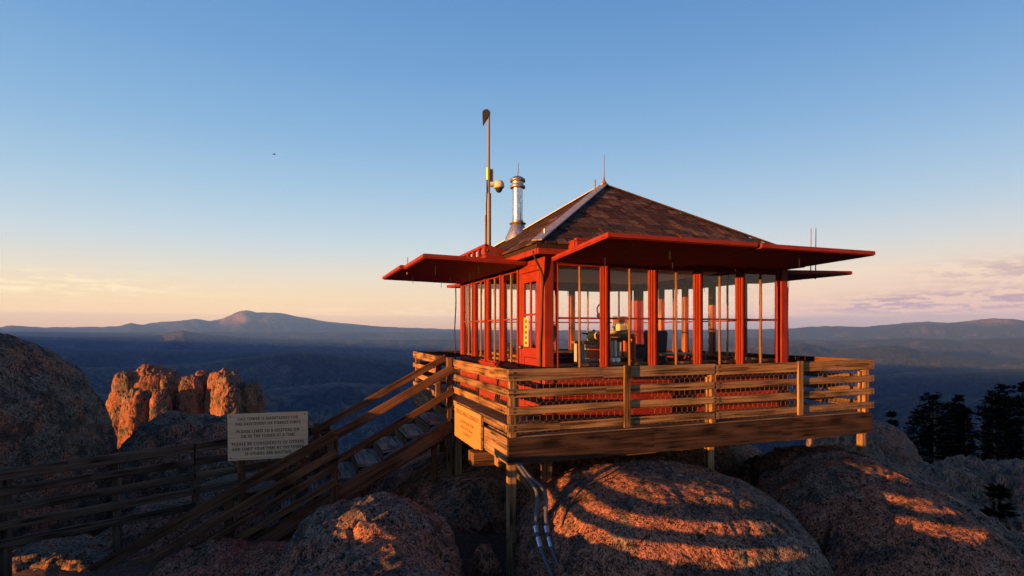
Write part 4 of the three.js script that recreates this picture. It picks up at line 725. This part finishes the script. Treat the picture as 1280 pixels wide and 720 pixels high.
{
  const c = thing('shelf_cabinet', 'open wooden shelf cabinet with books behind the window wall', 'cabinet'); c.position.set(2.42, 0.03, -1.62);
  bx('side', -0.24, -0.215, 0, 1.12, -0.17, 0.17, M.inWood, c); bx('side', 0.215, 0.24, 0, 1.12, -0.17, 0.17, M.orange, c); bx('back_panel', -0.213, 0.213, 0, 1.12, -0.17, -0.155, M.inWood, c);  // one side coloured orange to stand in for sunlight falling on it
  for (const y of [0.02, 0.42, 0.78, 1.1]) bx('shelf', -0.213, 0.213, y, y + 0.022, -0.153, 0.165, M.inWood, c); bx('top', -0.28, 0.28, 1.125, 1.16, -0.2, 0.2, M.inWood, c);
  [[-0.2, 0.06, 0.24, M.cream], [-0.11, 0.04, 0.26, M.paper], [-0.04, 0.05, 0.23, M.cream], [0.05, 0.04, 0.25, M.orange], [0.1, 0.05, 0.22, M.orange]].forEach(([x, w, h, m], i) => { const b = thing('book', ['thick cream binder, first on the shelf cabinet', 'white ring binder standing between two cream ones', 'cream binder next to the white one', 'tall orange binder on the shelf cabinet', 'shorter orange binder at the end of the shelf row'][i], 'book', 'binders in the shelf cabinet'); const k = bx('cover', 0, w, 0, h, -0.1, 0.1, m, b); b.position.set(2.42 + x, 0.835, -1.6); });
  const pan = thing('frying_pan', 'shallow tan pan on top of the shelf cabinet', 'pan'); pan.position.set(2.3, 1.192, -1.6); part('dish', lathe([[0, 0], [0.11, 0.003], [0.135, 0.05], [0.128, 0.052], [0.105, 0.012], [0, 0.01]], 24), M.cream, pan); part('handle', rodGeo(V(0.12, 0.04, 0), V(0.28, 0.06, 0.05), 0.012, 0.012, 6), M.black, pan);
  const rad = thing('radio_set', 'cream two-way radio with brass knobs on the shelf cabinet', 'radio'); rad.position.set(2.56, 1.192, -1.68); bx('case', -0.12, 0.12, 0, 0.16, -0.08, 0.08, M.cream, rad, 0.015); bx('speaker_grille', -0.1, 0.0, 0.03, 0.13, 0.0805, 0.086, M.inGrey, rad); for (const x of [0.04, 0.08]) part('knob', new THREE.SphereGeometry(0.016, 10, 8), M.brass, rad).position.set(x, 0.165, 0);
}
{
  const s = thing('wood_stove', 'black iron wood stove behind the second window bay', 'stove'); s.position.set(3.05, 0.03, -2.3);
  bx('firebox', -0.22, 0.22, 0.18, 0.95, -0.22, 0.22, M.iron, s, 0.02); bx('top_plate', -0.25, 0.25, 0.952, 0.98, -0.25, 0.25, M.iron, s); bx('stove_door', -0.15, 0.15, 0.45, 0.75, 0.222, 0.245, M.steelDark, s, 0.012); for (const x of [-0.19, 0.19]) for (const z of [-0.19, 0.19]) part('leg', rodGeo(V(x, 0, z), V(x, 0.18, z), 0.02, 0.025, 8), M.iron, s);
  const k = thing('brass_lamp', 'small brass oil lamp glinting on the iron stove', 'lamp'); k.position.set(3.08, 1.012, -2.25); part('font', lathe([[0, 0], [0.045, 0.002], [0.05, 0.03], [0.02, 0.06], [0.018, 0.08], [0, 0.08]], 16), M.brass, k); part('globe', new THREE.SphereGeometry(0.035, 14, 10), M.yellowPot, k).position.y = 0.115;
}
{
  const n = thing('map_board', 'grey map board with an orange strip inside the cabin', 'board'); n.position.set(3.2, 1.08, -2.75);
  bx('panel', -0.2, 0.2, 0, 0.42, -0.012, 0.012, M.inGrey, n); bx('strip', -0.16, 0.16, 0.31, 0.36, 0.013, 0.017, M.orange, n); for (const x of [-0.17, 0.17]) bx('leg', x - 0.015, x + 0.015, -1.05, -0.002, -0.015, 0.015, M.inWood, n);
}
{
  const c = thing('high_back_chair', 'dark high backed chair standing in the middle of the cabin', 'chair'); c.position.set(3.75, 0.03, -2.2); c.rotation.y = 0.25;
  const b = new THREE.Shape(); b.moveTo(-0.2, 0); b.lineTo(0.2, 0); b.lineTo(0.26, 0.66); b.quadraticCurveTo(0.25, 0.7, 0.2, 0.7); b.lineTo(-0.2, 0.7); b.quadraticCurveTo(-0.25, 0.7, -0.26, 0.66); b.closePath();
  part('backrest', new THREE.ExtrudeGeometry(b, { depth: 0.07, bevelEnabled: true, bevelSize: 0.015, bevelThickness: 0.015, bevelSegments: 3 }), M.fabric, c).position.set(0, 0.5, -0.25); bx('seat', -0.24, 0.24, 0.42, 0.5, -0.22, 0.25, M.fabric, c, 0.03); part('stem', rodGeo(V(0, 0.05, 0), V(0, 0.42, 0), 0.03, 0.03, 10), M.steelDark, c);
  for (let i = 0; i < 5; i++) { const a = i * 1.257; part('foot', rodGeo(V(0, 0.06, 0), V(Math.cos(a) * 0.28, 0.02, Math.sin(a) * 0.28), 0.022, 0.018, 8), M.steelDark, c); }
}
{
  const t = thing('low_table', 'low metal table with dark top under the third window bay', 'table'); t.position.set(3.4, 0.03, -1.4);
  bx('tabletop', -0.4, 0.4, 0.82, 0.85, -0.25, 0.25, M.steelDark, t); for (const x of [-0.37, 0.37]) for (const z of [-0.22, 0.22]) bx('leg', x - 0.015, x + 0.015, 0, 0.819, z - 0.015, z + 0.015, M.steelDark, t);
  const d = thing('long_desk', 'long dark desk along the far window wall', 'desk'); d.position.set(3.3, 0.03, -4.6);
  bx('desktop', -1.4, 1.4, 0.74, 0.78, -0.3, 0.3, M.inWood, d); for (const x of [-1.35, 1.35]) bx('side_panel', x - 0.02, x + 0.02, 0, 0.739, -0.28, 0.28, M.inWood, d);
  const e = thing('side_bench', 'dark storage bench along the stair side windows', 'bench'); e.position.set(1.25, 0.03, -3.1);
  bx('seat', -0.28, 0.28, 0.78, 0.82, -0.9, 0.9, M.inWood, e); bx('box', -0.26, 0.26, 0, 0.779, -0.88, 0.88, M.fascia, e);
  for (const [x, z, s, lbl] of [[1.3, -2.5, 1, 'dark kettle nearer the door on the storage bench'], [1.22, -3.3, 0.8, 'small dark kettle farther along the storage bench']]) { const k = thing('kettle', lbl, 'kettle', 'kettles on the bench'); k.position.set(x, 0.852, z); k.scale.setScalar(s); part('body', lathe([[0, 0], [0.1, 0.005], [0.11, 0.06], [0.06, 0.15], [0.02, 0.17], [0, 0.175]], 18), M.iron, k); part('handle', new THREE.TorusGeometry(0.075, 0.009, 8, 20, Math.PI), M.iron, k).position.y = 0.12; part('spout', rodGeo(V(0.09, 0.06, 0), V(0.16, 0.14, 0), 0.018, 0.01, 8), M.iron, k); }
  const bt = thing('red_bottle', 'small red bottle on the storage bench', 'bottle'); bt.position.set(1.34, 0.852, -2.2); part('body', lathe([[0, 0], [0.03, 0.002], [0.032, 0.1], [0.012, 0.13], [0.012, 0.16], [0, 0.162]], 14), M.orange, bt);
}
{
  const f = thing('stand_fan', 'round dark fan on a slanted stand by the corner post', 'fan'); f.position.set(1.12, 0.03, -1.45);
  part('fan_disc', new THREE.CylinderGeometry(0.15, 0.15, 0.07, 28).rotateX(Math.PI / 2), M.steelDark, f).position.set(0, 1.18, 0); part('guard', new THREE.TorusGeometry(0.155, 0.012, 8, 32), M.galvDull, f).position.set(0, 1.18, 0.04);
  part('leg', rodGeo(V(0.22, 0, 0.05), V(0, 1.05, 0), 0.014, 0.014, 6), M.iron, f); part('leg', rodGeo(V(-0.15, 0, -0.1), V(0, 1.05, 0), 0.014, 0.014, 6), M.iron, f); part('leg', rodGeo(V(0.0, 0, -0.2), V(0, 1.05, 0), 0.014, 0.014, 6), M.iron, f);
  [1.755, 1.84, 1.93, 2.01].forEach((x, i) => { const m = thing('white_mug', 'white round mug in the row on the window sill under the cook cabinet', 'mug', 'row of white mugs on the sill'); m.position.set(x, SILL + 0.082, -0.93); part('cup', lathe([[0, 0], [0.028, 0.002], [0.036, 0.02], [0.037, 0.05], [0.03, 0.07], [0, 0.072]], 16), M.white, m); part('handle', new THREE.TorusGeometry(0.016, 0.005, 6, 14), M.white, m).position.set(0.045, 0.035, -0.01); });
  const c = part('white_card', boardGeo(0.1, 0.17, 0.012, 0.002), M.paper, scene); c.position.set(4.2, SILL + 0.166, -0.93); c.rotation.y = -0.1; tag(c, 'white card propped on the sill of the fourth window bay', 'card');
  const r = thing('hanging_headset', 'black headset hanging from a hook behind the second window bay', 'headset'); r.position.set(2.28, 1.58, -1.9); part('band', new THREE.TorusGeometry(0.09, 0.012, 8, 28), M.black, r).rotation.y = 0.4; for (const y of [-0.09]) part('ear_cup', new THREE.CylinderGeometry(0.04, 0.04, 0.04, 14).rotateZ(Math.PI / 2), M.black, r).position.set(-0.03, y, 0); part('hook_wire', rodGeo(V(0, 0.09, 0), V(0, 0.72, 0), 0.005, 0.005, 5), M.steelDark, r);
}

// ---------------------------------------------------------------- beside the view, unseen: rocks added for their shade, and a fence read from its striped shadow
const S2 = (k, back) => W(-5.24 + 0.608 * k - 0.793 * back, 0.73 - 0.793 * k - 0.608 * back, 0);   // k across the sunlight, back towards the sun
for (const [k, top, w, seed, label] of [[-8.6, 0.7, 1.4, 50, 'unseen broad granite block added above the ridge for its shade'], [-7.5, 0.3, 1.0, 62, 'unseen granite block added to close a sunlit gap in the ridge'], [-6.5, 0.55, 1.25, 51, 'unseen granite block added for shade at the high end of the ridge'], [-5.1, 0.52, 0.8, 54, 'second unseen granite block added along the ridge for shade'], [-4.2, -0.3, 0.9, 60, 'unseen small granite block wedged in to stop sun through the ridge'], [-2.5, -0.5, 0.8, 61, 'unseen lowest granite block wedged in for shade next to the fence'], [-3.3, -0.05, 1.1, 55, 'third unseen granite block of the added shading ridge, notched on top'], [-1.7, -0.42, 0.95, 56, 'unseen low granite block added for shade at the end of the path fence'], [-0.2, -0.42, 1.2, 52, 'unseen flat granite ledge added for shade under the path fence'], [1.0, -0.44, 0.9, 57, 'unseen smaller ledge added for shade under the path fence'], [2.5, 0.1, 0.85, 58, 'unseen granite block added for shade past the path fence'], [3.7, 0.16, 1.0, 59, 'last unseen granite block of the added shading ridge']])
  rock('boulder', label, S2(k, 0.4).setY(top - 1.15), { r: [w * 1.15, 1.15, 0.8], seed, N: 48, n: 2.8, amp: 0.05, freq: 2, fine: 0.045, lichen: 0.5, turn: -1.274 });
rock('boulder', 'unseen tall boulder added up the slope to shade the huge dome', W(-17.3, 6.6, -2.4), { r: [3.6, 4.4, 3.6], seed: 53, N: 60, n: 2.4, amp: 0.12, fine: 0.05, lichen: 0.6 });
{
  const f = thing('path_fence', 'unseen plank fence beside the view point, casting the stripes on the boulder', 'fence');
  for (const y of [0.07, -0.11, -0.27]) beam('rail', S2(-2.3, 0).setY(y + 0.06), S2(1.6, 0).setY(y - 0.05), 0.04, 0.085, pick(M.railWood), f);
  for (const k of [-2.2, -1.3, 1.55]) { const p = S2(k, 0.08); beam('post', p.clone().setY(-1.4), p.clone().setY(0.12), 0.09, 0.09, pick(M.railWood), f); }
}

renderer.render(scene, camera);
